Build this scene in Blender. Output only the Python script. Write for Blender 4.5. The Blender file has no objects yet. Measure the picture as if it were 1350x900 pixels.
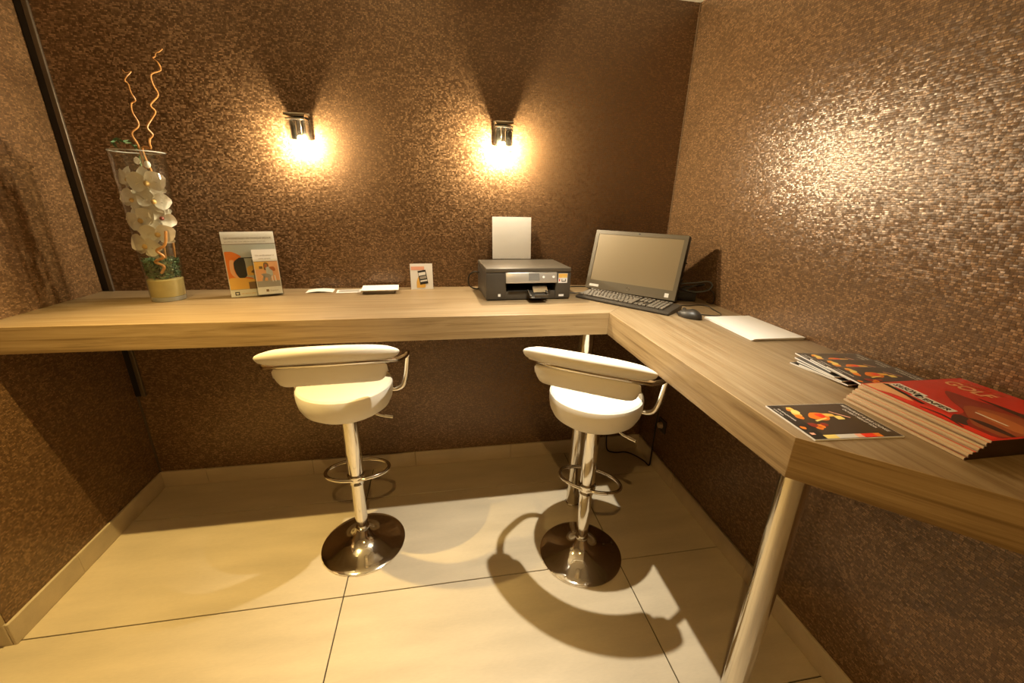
import bpy, bmesh, math, random
from mathutils import Vector, Matrix
R = math.radians
rnd = random.Random(7)
C = bpy.context.scene.collection
scene = bpy.context.scene

# ------------------------------------------------------------------ camera
W = 2.894                     # room width: right wall x=0, left wall x=-W, back wall y=0
CEIL = 2.519
ZC, TH, DEP = 1.13, 0.098, 0.609   # counter top height, thickness, depth
IX = -0.581                   # inner corner x
OX, OY = -0.586, -1.607       # outer corner
cam_d = bpy.data.cameras.new('camera'); cam = bpy.data.objects.new('camera', cam_d); C.objects.link(cam)
yaw, pitch, roll = 0.1806, -0.3332, 0.0241
fwd = Vector((math.sin(yaw)*math.cos(pitch), math.cos(yaw)*math.cos(pitch), math.sin(pitch)))
rt = Vector((math.cos(yaw), -math.sin(yaw), 0)); up = rt.cross(fwd)
r2 = rt*math.cos(roll) + up*math.sin(roll); u2 = -rt*math.sin(roll) + up*math.cos(roll)
m = Matrix((r2, u2, -fwd)).transposed().to_4x4(); m.translation = Vector((-1.306, -2.228, 1.583))
cam.matrix_world = m
cam_d.sensor_width = 36; cam_d.lens = 535.66/1350*36; cam_d.clip_start = 0.02
scene.camera = cam

# ------------------------------------------------------------------ world, exposure, ceiling lights
wd = bpy.data.worlds.new('world'); scene.world = wd; wd.use_nodes = True
wd.node_tree.nodes['Background'].inputs[0].default_value = (0.9, 0.6, 0.3, 1)
wd.node_tree.nodes['Background'].inputs[1].default_value = 0.02
scene.view_settings.view_transform = 'Standard'; scene.view_settings.look = 'None'
scene.view_settings.gamma = 1.0; scene.view_settings.use_curve_mapping = False
scene.view_settings.exposure = 0.0
scene.cycles.use_denoising = True
scene.cycles.max_bounces = 8

LAMP_Z = 2.40
DOWNLIGHTS = [  # x, y, watts, colour, beam angle, blend
    (-0.858, -0.937, 218, (1.0, 0.92, 0.75), 75, 1.0),
    (-2.33, -0.93, 226, (1.0, 0.70, 0.25), 77, 1.0),
    (-1.40, -2.35, 42, (1.0, 0.60, 0.18), 140, 0.6),
]
def spot(x, y, watts, col, beam, blend):
    d = bpy.data.lights.new('downlight_beam', 'SPOT'); d.energy = watts; d.color = col
    d.shadow_soft_size = 0.012; d.spot_size = R(beam); d.spot_blend = blend
    o = bpy.data.objects.new('downlight_beam', d); C.objects.link(o); o.location = (x, y, LAMP_Z)
    return o
for a in DOWNLIGHTS: spot(*a)
SCONCE_GLOW = (3400.0, 5200.0)      # left, right

# ------------------------------------------------------------------ helpers
def add_box(bm, c, s, bev=0.0, rot=None, segs=2):
    g = bmesh.ops.create_cube(bm, size=1.0)
    vs = g['verts']
    bmesh.ops.scale(bm, vec=Vector(s), verts=vs)
    if bev:
        es = list({e for v in vs for e in v.link_edges})
        g2 = bmesh.ops.bevel(bm, geom=es, offset=bev, segments=segs, affect='EDGES', profile=0.5)
        vs = list({v for f in g2['faces'] for v in f.verts} | {v for v in vs if v.is_valid})
    if rot is not None: bmesh.ops.rotate(bm, cent=(0,0,0), matrix=rot, verts=vs)
    bmesh.ops.translate(bm, vec=Vector(c), verts=vs)
    return vs
def add_lathe(bm, prof, c=(0,0,0), n=48, axis=None):
    rings = []
    for r, z in prof:
        if r < 1e-6: rings.append([bm.verts.new((0,0,z))])
        else: rings.append([bm.verts.new((r*math.cos(2*math.pi*i/n), r*math.sin(2*math.pi*i/n), z)) for i in range(n)])
    for a, b in zip(rings, rings[1:]):
        for i in range(n):
            j = (i+1) % n
            if len(a) == 1 and len(b) == 1: continue
            if len(a) == 1: bm.faces.new((a[0], b[j], b[i]))
            elif len(b) == 1: bm.faces.new((a[i], a[j], b[0]))
            else: bm.faces.new((a[i], a[j], b[j], b[i]))
    vs = [v for r in rings for v in r]
    if axis is not None: bmesh.ops.rotate(bm, cent=(0,0,0), matrix=axis, verts=vs)
    bmesh.ops.translate(bm, vec=Vector(c), verts=vs)
    return vs
def spline(pts, k=8, closed=False):
    P = [Vector(p) for p in pts]; n = len(P); out = []
    rng = range(n) if closed else range(n-1)
    for i in rng:
        if closed: a, b, c, d = P[(i-1) % n], P[i], P[(i+1) % n], P[(i+2) % n]
        else: a, b, c, d = P[max(i-1,0)], P[i], P[i+1], P[min(i+2,n-1)]
        for j in range(k):
            t = j/k
            out.append(0.5*((2*b) + (c-a)*t + (2*a-5*b+4*c-d)*t*t + (3*b-a-3*c+d)*t**3))
    if not closed: out.append(P[-1])
    return out
def add_tube(bm, pts, r, n=10, closed=False, r_end=None):
    P = [Vector(p) for p in pts]; N = len(P); rings = []; prev = None
    for i, p in enumerate(P):
        if closed: t = (P[(i+1) % N] - P[i-1])
        else: t = P[min(i+1, N-1)] - P[max(i-1, 0)]
        t.normalize()
        if prev is None:
            a = Vector((0,0,1)) if abs(t.z) < 0.9 else Vector((1,0,0))
            nrm = t.cross(a).normalized()
        else: nrm = (prev - t*prev.dot(t)).normalized()
        prev = nrm; bn = t.cross(nrm)
        rr = r if r_end is None else r + (r_end-r)*i/(N-1)
        rings.append([bm.verts.new(p + (nrm*math.cos(2*math.pi*k/n) + bn*math.sin(2*math.pi*k/n))*rr) for k in range(n)])
    pairs = list(zip(rings, rings[1:])) + ([(rings[-1], rings[0])] if closed else [])
    for a, b in pairs:
        off = 0
        if closed and a is rings[-1]:
            off = min(range(n), key=lambda o: (a[0].co - b[o].co).length)
        for i in range(n):
            bm.faces.new((a[i], a[(i+1) % n], b[(i+1+off) % n], b[(i+off) % n]))
    if not closed:
        bm.faces.new(list(reversed(rings[0]))); bm.faces.new(rings[-1])
def add_prism(bm, poly, z0, z1):
    a = [bm.verts.new((x, y, z0)) for x, y in poly]; b = [bm.verts.new((x, y, z1)) for x, y in poly]
    n = len(poly)
    for i in range(n): bm.faces.new((a[i], a[(i+1) % n], b[(i+1) % n], b[i]))
    bm.faces.new(list(reversed(a))); bm.faces.new(b)
def add_flat(bm, poly, z, mi=0):
    f = bm.faces.new([bm.verts.new((x, y, z)) for x, y in poly]); f.material_index = mi
    f.normal_update()
    if f.normal.z < 0: f.normal_flip()
def obj(name, bm, mats, parent=None, loc=(0,0,0), rot=(0,0,0), smooth=40, fix=True):
    if fix: bmesh.ops.recalc_face_normals(bm, faces=bm.faces)
    me = bpy.data.meshes.new(name); bm.to_mesh(me); bm.free()
    for mm in (mats if isinstance(mats, (list, tuple)) else [mats]): me.materials.append(mm)
    o = bpy.data.objects.new(name, me); C.objects.link(o)
    o.location = loc; o.rotation_euler = rot
    if parent: o.parent = parent
    if smooth:
        for p in me.polygons: p.use_smooth = True
        try: me.set_sharp_from_angle(angle=R(smooth))
        except Exception: pass
    return o
def tag(o, label, cat, group=None):
    o['label'] = label; o['category'] = cat
    if group: o['group'] = group
    return o
def thing(name, label, cat, loc=(0,0,0), rz=0, group=None, rot=None):
    o = bpy.data.objects.new(name, None); C.objects.link(o); o.empty_display_size = 0.05
    o.location = loc; o.rotation_euler = rot if rot else (0,0,rz)
    return tag(o, label, cat, group)
def structure(o): o['kind'] = 'structure'; return o
def text(name, s, mat, parent, loc, size, rot=(0,0,0), width=None, align='LEFT', bold=0.0):
    cu = bpy.data.curves.new(name, 'FONT'); cu.body = s; cu.size = size; cu.align_x = align; cu.extrude = 0.0001; cu.offset = bold
    o = bpy.data.objects.new(name, cu); C.objects.link(o); cu.materials.append(mat)
    o.location = loc; o.rotation_euler = rot; o.parent = parent
    if width:
        bpy.context.view_layer.update()
        w = o.dimensions.x
        if w > 1e-5: o.scale.x = width/w
    bpy.context.view_layer.update()
    me = bpy.data.meshes.new_from_object(o, depsgraph=bpy.context.evaluated_depsgraph_get())
    o2 = bpy.data.objects.new(name, me); C.objects.link(o2); o2.location = o.location; o2.rotation_euler = o.rotation_euler; o2.scale = o.scale; o2.parent = parent
    bpy.data.objects.remove(o); bpy.data.curves.remove(cu)
    o2.name = name
    return o2

# ------------------------------------------------------------------ materials
def mat(name, col, rough=0.5, metal=0.0, spec=0.5, coat=0.0, emit=None, noise=None):
    mm = bpy.data.materials.new(name); mm.use_nodes = True
    nt = mm.node_tree; b = nt.nodes['Principled BSDF']
    b.inputs['Base Color'].default_value = (*col, 1); b.inputs['Roughness'].default_value = rough
    b.inputs['Metallic'].default_value = metal; b.inputs['Specular IOR Level'].default_value = spec
    b.inputs['Coat Weight'].default_value = coat
    if emit: b.inputs['Emission Color'].default_value = (*emit[0], 1); b.inputs['Emission Strength'].default_value = emit[1]
    if noise:   # (scale, amount): fine colour variation of the surface itself
        tc = nt.nodes.new('ShaderNodeTexCoord'); nz = nt.nodes.new('ShaderNodeTexNoise'); nz.inputs['Scale'].default_value = noise[0]
        nz.inputs['Detail'].default_value = 5
        mx = nt.nodes.new('ShaderNodeMix'); mx.data_type = 'RGBA'
        mx.inputs[6].default_value = (*[c*(1-noise[1]) for c in col], 1); mx.inputs[7].default_value = (*[min(1, c*(1+noise[1])) for c in col], 1)
        nt.links.new(tc.outputs['Object'], nz.inputs['Vector']); nt.links.new(nz.outputs['Fac'], mx.inputs[0]); nt.links.new(mx.outputs[2], b.inputs['Base Color'])
    return mm
def wallpaper(name, axis):
    """embossed metallic mosaic wallpaper; axis = 0 when the wall runs along x, 1 along y"""
    mm = bpy.data.materials.new(name); mm.use_nodes = True; nt = mm.node_tree; L = nt.links.new; N = nt.nodes.new
    b = nt.nodes['Principled BSDF']
    tc = N('ShaderNodeTexCoord'); sp = N('ShaderNodeSeparateXYZ'); L(tc.outputs['Object'], sp.inputs[0])
    def math_(op, a, bb=None, c=None):
        n = N('ShaderNodeMath'); n.operation = op
        for i, v in enumerate((a, bb, c)):
            if v is None: continue
            if isinstance(v, (int, float)): n.inputs[i].default_value = v
            else: L(v, n.inputs[i])
        return n.outputs[0]
    U = sp.outputs[axis]; V = sp.outputs[2]
    # slightly wavy rows
    nz = N('ShaderNodeTexNoise'); nz.inputs['Scale'].default_value = 9; L(tc.outputs['Object'], nz.inputs['Vector'])
    v = math_('DIVIDE', math_('ADD', V, math_('MULTIPLY', nz.outputs['Fac'], 0.010)), 0.0060)
    row = math_('FLOOR', v); fv = math_('FRACT', v)
    wr = N('ShaderNodeTexWhiteNoise'); wr.noise_dimensions = '1D'; L(row, wr.inputs['W'])
    u = math_('ADD', math_('DIVIDE', U, 0.0082), math_('MULTIPLY', wr.outputs['Value'], 7.0))
    # uneven cell widths
    u = math_('ADD', u, math_('MULTIPLY', math_('SINE', math_('MULTIPLY', u, 2.1)), 0.28))
    col = math_('FLOOR', u); fu = math_('FRACT', u)
    cb = N('ShaderNodeCombineXYZ'); L(col, cb.inputs[0]); L(row, cb.inputs[1])
    wn = N('ShaderNodeTexWhiteNoise'); wn.noise_dimensions = '2D'; L(cb.outputs[0], wn.inputs['Vector'])
    # groove mask
    eu = math_('ABSOLUTE', math_('SUBTRACT', fu, 0.5)); ev = math_('ABSOLUTE', math_('SUBTRACT', fv, 0.5))
    gr = math_('MAXIMUM', math_('GREATER_THAN', eu, 0.45), math_('GREATER_THAN', ev, 0.41))
    # colour
    rmp = N('ShaderNodeValToRGB'); cr = rmp.color_ramp
    cr.elements[0].color = (0.130, 0.070, 0.030, 1); cr.elements[1].color = (0.360, 0.212, 0.103, 1)
    e = cr.elements.new(0.6); e.color = (0.215, 0.121, 0.055, 1)
    L(wn.outputs['Value'], rmp.inputs[0])
    mx = N('ShaderNodeMix'); mx.data_type = 'RGBA'; L(gr, mx.inputs[0]); L(rmp.outputs[0], mx.inputs[6]); mx.inputs[7].default_value = (0.085, 0.045, 0.019, 1)
    L(mx.outputs[2], b.inputs['Base Color'])
    # facet tilt
    sub = N('ShaderNodeVectorMath'); sub.operation = 'SUBTRACT'; L(wn.outputs['Color'], sub.inputs[0]); sub.inputs[1].default_value = (0.5, 0.5, 0.5)
    # pillow profile
    cu = math_('MULTIPLY', math_('SUBTRACT', fu, 0.5), 0.10); cv = math_('MULTIPLY', math_('SUBTRACT', fv, 0.5), 0.16)
    pv = N('ShaderNodeCombineXYZ'); L(cu, pv.inputs[axis]); L(cv, pv.inputs[2])
    sc = N('ShaderNodeVectorMath'); sc.operation = 'SCALE'; L(sub.outputs[0], sc.inputs[0]); sc.inputs['Scale'].default_value = 0.17
    ad = N('ShaderNodeVectorMath'); ad.operation = 'ADD'; L(sc.outputs[0], ad.inputs[0]); L(pv.outputs[0], ad.inputs[1])
    ge = N('ShaderNodeNewGeometry'); a2 = N('ShaderNodeVectorMath'); a2.operation = 'ADD'; L(ge.outputs['Normal'], a2.inputs[0]); L(ad.outputs[0], a2.inputs[1])
    nn = N('ShaderNodeVectorMath'); nn.operation = 'NORMALIZE'; L(a2.outputs[0], nn.inputs[0]); L(nn.outputs[0], b.inputs['Normal'])
    b.inputs['Roughness'].default_value = 0.30; b.inputs['Metallic'].default_value = 0.15; b.inputs['Specular IOR Level'].default_value = 0.62
    return mm
def wood(name, ca, cb_, cc):
    mm = bpy.data.materials.new(name); mm.use_nodes = True; nt = mm.node_tree; L = nt.links.new; N = nt.nodes.new
    b = nt.nodes['Principled BSDF']
    tc = N('ShaderNodeTexCoord'); mp = N('ShaderNodeMapping'); mp.inputs['Scale'].default_value = (1.1, 26, 26); L(tc.outputs['Object'], mp.inputs[0])
    n1 = N('ShaderNodeTexNoise'); n1.inputs['Scale'].default_value = 1.6; n1.inputs['Detail'].default_value = 8; n1.inputs['Roughness'].default_value = 0.62
    n1.inputs['Distortion'].default_value = 0.9; L(mp.outputs[0], n1.inputs['Vector'])
    m2 = N('ShaderNodeMapping'); m2.inputs['Scale'].default_value = (5, 320, 320); L(tc.outputs['Object'], m2.inputs[0])
    n2 = N('ShaderNodeTexNoise'); n2.inputs['Scale'].default_value = 1.0; n2.inputs['Detail'].default_value = 3; L(m2.outputs[0], n2.inputs['Vector'])
    rp = N('ShaderNodeValToRGB'); cr = rp.color_ramp; cr.elements[0].position = 0.30; cr.elements[0].color = (*ca, 1)
    cr.elements[1].position = 0.72; cr.elements[1].color = (*cc, 1); e = cr.elements.new(0.5); e.color = (*cb_, 1)
    ad = N('ShaderNodeMath'); ad.operation = 'MULTIPLY_ADD'; L(n2.outputs['Fac'], ad.inputs[0]); ad.inputs[1].default_value = 0.30
    su = N('ShaderNodeMath'); su.operation = 'SUBTRACT'; L(n1.outputs['Fac'], su.inputs[0]); su.inputs[1].default_value = 0.15; L(su.outputs[0], ad.inputs[2])
    L(ad.outputs[0], rp.inputs[0]); L(rp.outputs[0], b.inputs['Base Color'])
    b.inputs['Roughness'].default_value = 0.42; b.inputs['Specular IOR Level'].default_value = 0.4
    bp = N('ShaderNodeBump'); bp.inputs['Strength'].default_value = 0.06; bp.inputs['Distance'].default_value = 0.002; L(n2.outputs['Fac'], bp.inputs['Height']); L(bp.outputs[0], b.inputs['Normal'])
    return mm
def stone(name, col, rough=0.33):
    mm = bpy.data.materials.new(name); mm.use_nodes = True; nt = mm.node_tree; L = nt.links.new; N = nt.nodes.new
    b = nt.nodes['Principled BSDF']
    tc = N('ShaderNodeTexCoord'); mp = N('ShaderNodeMapping'); mp.inputs['Scale'].default_value = (1.2, 5, 5); L(tc.outputs['Object'], mp.inputs[0])
    n1 = N('ShaderNodeTexNoise'); n1.inputs['Scale'].default_value = 2.2; n1.inputs['Detail'].default_value = 7; L(mp.outputs[0], n1.inputs['Vector'])
    n2 = N('ShaderNodeTexNoise'); n2.inputs['Scale'].default_value = 40; n2.inputs['Detail'].default_value = 4; L(mp.outputs[0], n2.inputs['Vector'])
    ad = N('ShaderNodeMath'); ad.operation = 'MULTIPLY_ADD'; L(n2.outputs['Fac'], ad.inputs[0]); ad.inputs[1].default_value = 0.3; L(n1.outputs['Fac'], ad.inputs[2])
    rp = N('ShaderNodeValToRGB'); cr = rp.color_ramp; cr.elements[0].position = 0.40; cr.elements[0].color = (*[c*0.86 for c in col], 1)
    cr.elements[1].position = 0.90; cr.elements[1].color = (*[min(1, c*1.08) for c in col], 1)
    L(ad.outputs[0], rp.inputs[0]); L(rp.outputs[0], b.inputs['Base Color']); b.inputs['Roughness'].default_value = rough
    return mm
def clear(name, tint=(0.96, 0.97, 0.95), rough=0.02, ior=1.35):
    """thin clear sheet: see-through with a Fresnel reflection"""
    mm = bpy.data.materials.new(name); mm.use_nodes = True; nt = mm.node_tree; L = nt.links.new; N = nt.nodes.new
    nt.nodes.remove(nt.nodes['Principled BSDF']); out = nt.nodes['Material Output']
    t = N('ShaderNodeBsdfTransparent'); t.inputs[0].default_value = (*tint, 1)
    g = N('ShaderNodeBsdfGlossy'); g.inputs['Roughness'].default_value = rough
    lw = N('ShaderNodeLayerWeight'); lw.inputs[0].default_value = 0.5
    pw = N('ShaderNodeMath'); pw.operation = 'POWER'; L(lw.outputs['Facing'], pw.inputs[0]); pw.inputs[1].default_value = 2.5
    f = N('ShaderNodeMath'); f.operation = 'MULTIPLY_ADD'; L(pw.outputs[0], f.inputs[0]); f.inputs[1].default_value = 0.45; f.inputs[2].default_value = 0.045
    mx = N('ShaderNodeMixShader'); L(f.outputs[0], mx.inputs[0]); L(t.outputs[0], mx.inputs[1]); L(g.outputs[0], mx.inputs[2]); L(mx.outputs[0], out.inputs[0])
    return mm

M_WX = wallpaper('mosaic_wallpaper_x', 0); M_WY = wallpaper('mosaic_wallpaper_y', 1)
M_TILE = stone('cream_floor_tile', (0.615, 0.52, 0.37)); M_SKIRT = stone('cream_skirting_tile', (0.60, 0.50, 0.35), 0.4)
M_GROUT = mat('dark_grout', (0.05, 0.035, 0.015), 0.9)
M_CEIL = mat('cream_paint', (0.66, 0.60, 0.46), 0.8, noise=(20, 0.02)); M_PLASTER = mat('warm_plaster', (0.34, 0.26, 0.16), 0.8, noise=(12, 0.03))
M_WOOD = wood('light_oak_laminate', (0.182, 0.115, 0.052), (0.250, 0.176, 0.093), (0.31, 0.233, 0.137))
M_EDGE = wood('light_oak_edge', (0.185, 0.114, 0.046), (0.32, 0.218, 0.103), (0.41, 0.292, 0.150))
M_CHROME = mat('polished_chrome', (0.82, 0.79, 0.74), 0.09, 1.0); M_STEEL = mat('brushed_steel', (0.66, 0.62, 0.55), 0.13, 1.0)
M_LEATHER = mat('white_leatherette', (0.86, 0.81, 0.70), 0.42, noise=(60, 0.02))
M_BLACK = mat('black_plastic', (0.022, 0.019, 0.015), 0.38, noise=(200, 0.1)); M_BLACK2 = mat('dark_satin_plastic', (0.030, 0.025, 0.019), 0.42)
M_GREYP = mat('dark_grey_plastic', (0.060, 0.050, 0.038), 0.4)
M_BEZEL = mat('bezel_plastic', (0.135, 0.112, 0.076), 0.35); M_KEY = mat('worn_key_plastic', (0.115, 0.094, 0.066), 0.45)
M_SCREEN = mat('off_screen_painted_reflection', (0.25, 0.195, 0.115), 0.30, 0.0, 0.6, coat=0.6)  # beige base colour stands in for the room reflected in the dark screen
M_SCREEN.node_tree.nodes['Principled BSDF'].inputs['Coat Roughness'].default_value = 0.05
M_WHITE = mat('white_paper', (0.80, 0.78, 0.74), 0.7); M_CREAM = mat('cream_page_edges', (0.60, 0.46, 0.30), 0.8)
M_SILVER = mat('silver_panel', (0.62, 0.58, 0.50), 0.30, 0.6); M_LCD = mat('grey_display', (0.20, 0.19, 0.17), 0.2)
M_ORANGE = mat('orange_print', (0.75, 0.20, 0.02), 0.5); M_AMBER = mat('amber_print', (0.82, 0.48, 0.10), 0.5); M_YEL = mat('yellow_print', (0.80, 0.62, 0.18), 0.5)
M_RED = mat('red_cover', (0.60, 0.020, 0.006), 0.32, noise=(25, 0.15)); M_DRED = mat('dark_red_print', (0.26, 0.018, 0.006), 0.35)
M_BRED = mat('bright_red_print', (0.78, 0.030, 0.010), 0.35); M_SKIN = mat('tanned_skin_print', (0.34, 0.075, 0.020), 0.35); M_SKIN2 = mat('light_skin_print', (0.50, 0.15, 0.04), 0.35)
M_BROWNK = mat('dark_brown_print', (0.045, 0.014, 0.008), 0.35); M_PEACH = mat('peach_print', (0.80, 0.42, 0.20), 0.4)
M_COVER = mat('dark_brown_cover', (0.040, 0.024, 0.012), 0.3); M_COVER2 = mat('black_cover_band', (0.010, 0.008, 0.006), 0.3)
M_GREY = mat('grey_print_and_pile_shade', (0.36, 0.33, 0.29), 0.5); M_BLUEG = mat('pale_blue_print', (0.50, 0.52, 0.48), 0.5); M_TEXT = mat('grey_ink', (0.30, 0.26, 0.22), 0.6); M_PINK = mat('salmon_print', (0.80, 0.40, 0.28), 0.5)
M_BROWNP = mat('brown_print', (0.22, 0.13, 0.06), 0.5); M_INK = mat('black_ink', (0.02, 0.018, 0.015), 0.5); M_LGREY = mat('light_grey_print', (0.60, 0.58, 0.54), 0.5)
M_GLASS = clear('clear_glass', (0.955, 0.96, 0.94)); M_ACRYL = clear('clear_acrylic', (0.97, 0.97, 0.95), 0.03, 1.3)
M_BULBS = [mat('halogen_bulb', (1, 1, 1), 0.4, emit=((1.0, 0.82, 0.56), g_)) for g_ in SCONCE_GLOW]
M_LENS = mat('downlight_lens', (0.9, 0.85, 0.7), 0.4, emit=((1.0, 0.8, 0.5), 3.0))
M_ALU = mat('bronze_aluminium', (0.15, 0.115, 0.08), 0.4, 0.5); M_DARKGAP = mat('dark_gap', (0.012, 0.009, 0.006), 0.6)
M_PETAL = mat('white_orchid_petal', (0.88, 0.84, 0.74), 0.55); M_LIP = mat('yellow_orchid_lip', (0.72, 0.48, 0.16), 0.5); M_LIP2 = mat('dark_red_lip', (0.25, 0.04, 0.03), 0.5)
M_MOSS = mat('green_moss', (0.085, 0.165, 0.07), 0.8, noise=(80, 0.4)); M_SAND = mat('yellow_sand', (0.46, 0.37, 0.15), 0.8, noise=(30, 0.12))
M_TWIG = mat('orange_brown_twig', (0.46, 0.22, 0.06), 0.5, noise=(60, 0.3)); M_STEM = mat('green_stem', (0.12, 0.20, 0.06), 0.5)
M_CABG = mat('grey_cable', (0.10, 0.11, 0.105), 0.45)
for mm in (M_PETAL,):
    b = mm.node_tree.nodes['Principled BSDF']; b.inputs['Subsurface Weight'].default_value = 0.0

# ------------------------------------------------------------------ room shell
FX0, FY0 = -4.1, -3.45        # far extent of the room, behind and left of the camera
LE = -0.878                   # the left wall ends here
def wall(name, c, s, mt):
    bm = bmesh.new(); add_box(bm, c, s); return structure(obj(name, bm, mt, smooth=0))
bm = bmesh.new(); add_box(bm, ((FX0)/2+0.05, FY0/2+0.05, -0.030), (-FX0+0.3, -FY0+0.3, 0.05)); floor = structure(obj('floor', bm, M_GROUT, smooth=0))
xs = [0, -0.528, -1.750, -2.972, -4.15]; ys = [0, -0.273, -0.872, -1.455, -2.05, -2.65, -3.25, -3.5]; g = 0.0022
for i in range(len(xs)-1):
    for j in range(len(ys)-1):
        if i == 3 and j < 2: continue
        x1, x0, y1, y0 = xs[i], xs[i+1], ys[j], ys[j+1]
        if i == 2 and j < 2: x0 = -W - 0.02
        bm = bmesh.new(); add_box(bm, ((x0+x1)/2, (y0+y1)/2, -0.004), (x1-x0-2*g, y1-y0-2*g, 0.008), 0.0012, segs=1)
        # origin shifted per tile so that each has its own grain
        obj('tile', bm, M_TILE, floor, smooth=0)
wall('wall_back', (-W/2, 0.05, CEIL/2), (W+0.2, 0.10, CEIL), M_WX)
wall('wall_right', (0.05, FY0/2, CEIL/2), (0.10, -FY0+0.2, CEIL), M_WY)
wall('wall_left', (-W-0.06, LE/2-0.0005, CEIL/2), (0.12, -LE+0.001, CEIL), M_WY)
wall('wall_passage', (-W-0.12-0.545, LE+0.06, CEIL/2), (1.09, 0.12, CEIL), M_PLASTER)
wall('wall_passage_end', (FX0-0.05, (FY0+LE)/2, CEIL/2), (0.10, -FY0+LE+0.3, CEIL), M_PLASTER)
wall('wall_front', (FX0/2, FY0-0.05, CEIL/2), (-FX0+0.2, 0.10, CEIL), M_PLASTER)
wall('ceiling', (FX0/2, FY0/2, CEIL+0.05), (-FX0+0.3, -FY0+0.3, 0.10), M_CEIL)
# baseboards: a cream tile strip, each tile of its own
def skirting(name, pts, axis, fixed):
    root = bpy.data.objects.new(name, None); C.objects.link(root); structure(root)
    for a, b_ in zip(pts, pts[1:]):
        bm = bmesh.new(); L = abs(b_-a) - 0.0016; mid = (a+b_)/2
        if axis == 'x': add_box(bm, (mid, fixed, 0.0495), (L, 0.012, 0.099), 0.002, segs=1)
        else: add_box(bm, (fixed, mid, 0.0495), (0.012, L, 0.099), 0.002, segs=1)
        obj('skirting_tile', bm, M_SKIRT, root, smooth=0)
    return root
skirting('baseboard_back', [-W, -2.659, -2.09, -1.494, -0.894, -0.30, 0], 'x', -0.006)
skirting('baseboard_left', [-0.013, -0.579, LE-0.012], 'y', -W+0.006)
skirting('baseboard_right', [-0.013, -0.45, -1.05, -1.65, -2.25, -2.85, -3.44], 'y', -0.006)
skirting('baseboard_passage', [-W-0.001, -W-0.6, FX0], 'x', LE-0.006)
# corner guard in the left back corner
t = bpy.data.objects.new('trim_1', None); C.objects.link(t); structure(t)
bm = bmesh.new(); add_box(bm, (-W+0.014, -0.004, (0.57+CEIL)/2), (0.028, 0.008, CEIL-0.57)); obj('gap_strip', bm, M_DARKGAP, t, smooth=0)  # near-black strip in the gap beside the metal strip
bm = bmesh.new(); add_box(bm, (-W+0.038, -0.006, (0.57+CEIL)/2), (0.020, 0.012, CEIL-0.57), 0.003); obj('metal_strip', bm, M_ALU, t, smooth=0)
bm = bmesh.new(); add_box(bm, (-W+0.005, -0.003, (0.099+0.57)/2), (0.008, 0.006, 0.57-0.099)); obj('lower_strip', bm, M_ALU, t, smooth=0)
# door casing at the end of the left wall
bm = bmesh.new(); add_box(bm, (-W-0.045, LE-0.010, (CEIL+0.099)/2), (0.085, 0.019, CEIL-0.10), 0.002); structure(obj('trim_2', bm, mat('beige_casing', (0.42, 0.33, 0.19), 0.5), smooth=0))
# thin light bead in the right back corner
bm = bmesh.new(); add_box(bm, (-0.0025, -0.0025, (ZC+CEIL)/2), (0.004, 0.004, CEIL-ZC-0.002)); structure(obj('trim_3', bm, mat('corner_bead', (0.24, 0.16, 0.09), 0.5), smooth=0))

# surface-mounted ceiling downlights (above the picture; they light the place)
for i, (x, y, *_r) in enumerate(DOWNLIGHTS):
    d = thing('ceiling_downlight', ['round steel ceiling downlight above the right bar stool', 'round steel ceiling downlight near the left wall', 'round steel ceiling downlight in the middle of the room'][i], 'ceiling light', (x, y, LAMP_Z))
    bm = bmesh.new(); add_lathe(bm, [(0, CEIL-LAMP_Z), (0.052, CEIL-LAMP_Z), (0.052, -0.001), (0.046, -0.001), (0.044, 0.012), (0, 0.012)], n=32); obj('can', bm, M_STEEL, d)
    bm = bmesh.new(); add_lathe(bm, [(0, 0.0110), (0.042, 0.0110), (0.042, 0.0085), (0, 0.0085)], n=24); obj('lens', bm, M_LENS, d)

# ------------------------------------------------------------------ counter
counter = thing('counter', 'L-shaped light oak counter fixed along the brown walls on steel legs', 'counter', (0, 0, 0))
EY = OY + OX                   # where the 45 degree end edge meets the right wall
e = 0.003
bm = bmesh.new(); add_prism(bm, [(-W+0.001, -0.001), (-W+0.001, -DEP+e), (IX+e, -DEP+e), (-0.001, -0.001)], ZC-TH, ZC); obj('worktop_panel', bm, M_WOOD, counter, smooth=0)
# right run, local frame turned so that the grain runs along the wall
bm = bmesh.new(); add_prism(bm, [(-x, y) if False else (-y, x) for x, y in [(-0.001, -0.0025), (IX+e, -DEP+0.0015), (OX+e, OY), (-0.001, EY+e*1.4)]], ZC-TH, ZC)
obj('worktop_panel', bm, M_WOOD, counter, rot=(0, 0, R(-90)), smooth=0)
def band(a, b):
    a = Vector((*a, 0)); b = Vector((*b, 0)); L = (b-a).length; ang = math.atan2(b.y-a.y, b.x-a.x)
    bm = bmesh.new(); add_box(bm, (L/2, e/2, ZC-TH/2), (L, e, TH+0.0006), 0.0006, segs=1)
    obj('edge_band', bm, M_EDGE, counter, loc=(a.x, a.y, 0), rot=(0, 0, ang), smooth=0)
band((-W+0.001, -DEP), (IX, -DEP)); band((IX, -DEP), (OX, OY)); band((OX, OY), (-0.002, EY))
def leg(x, y, r):
    bm = bmesh.new(); add_lathe(bm, [(0, 0.0), (r, 0.0), (r, ZC-TH), (0, ZC-TH)], (x, y, 0), 40); lg = obj('leg', bm, M_STEEL, counter)
    bm = bmesh.new(); add_lathe(bm, [(r, 0.0005), (r+0.004, 0.0005), (r+0.004, 0.012), (r, 0.016)], (x, y, 0), 40); obj('foot_ring', bm, M_CHROME, lg)
leg(-0.62, -0.47, 0.036); leg(-0.535, -1.590, 0.030)

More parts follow.
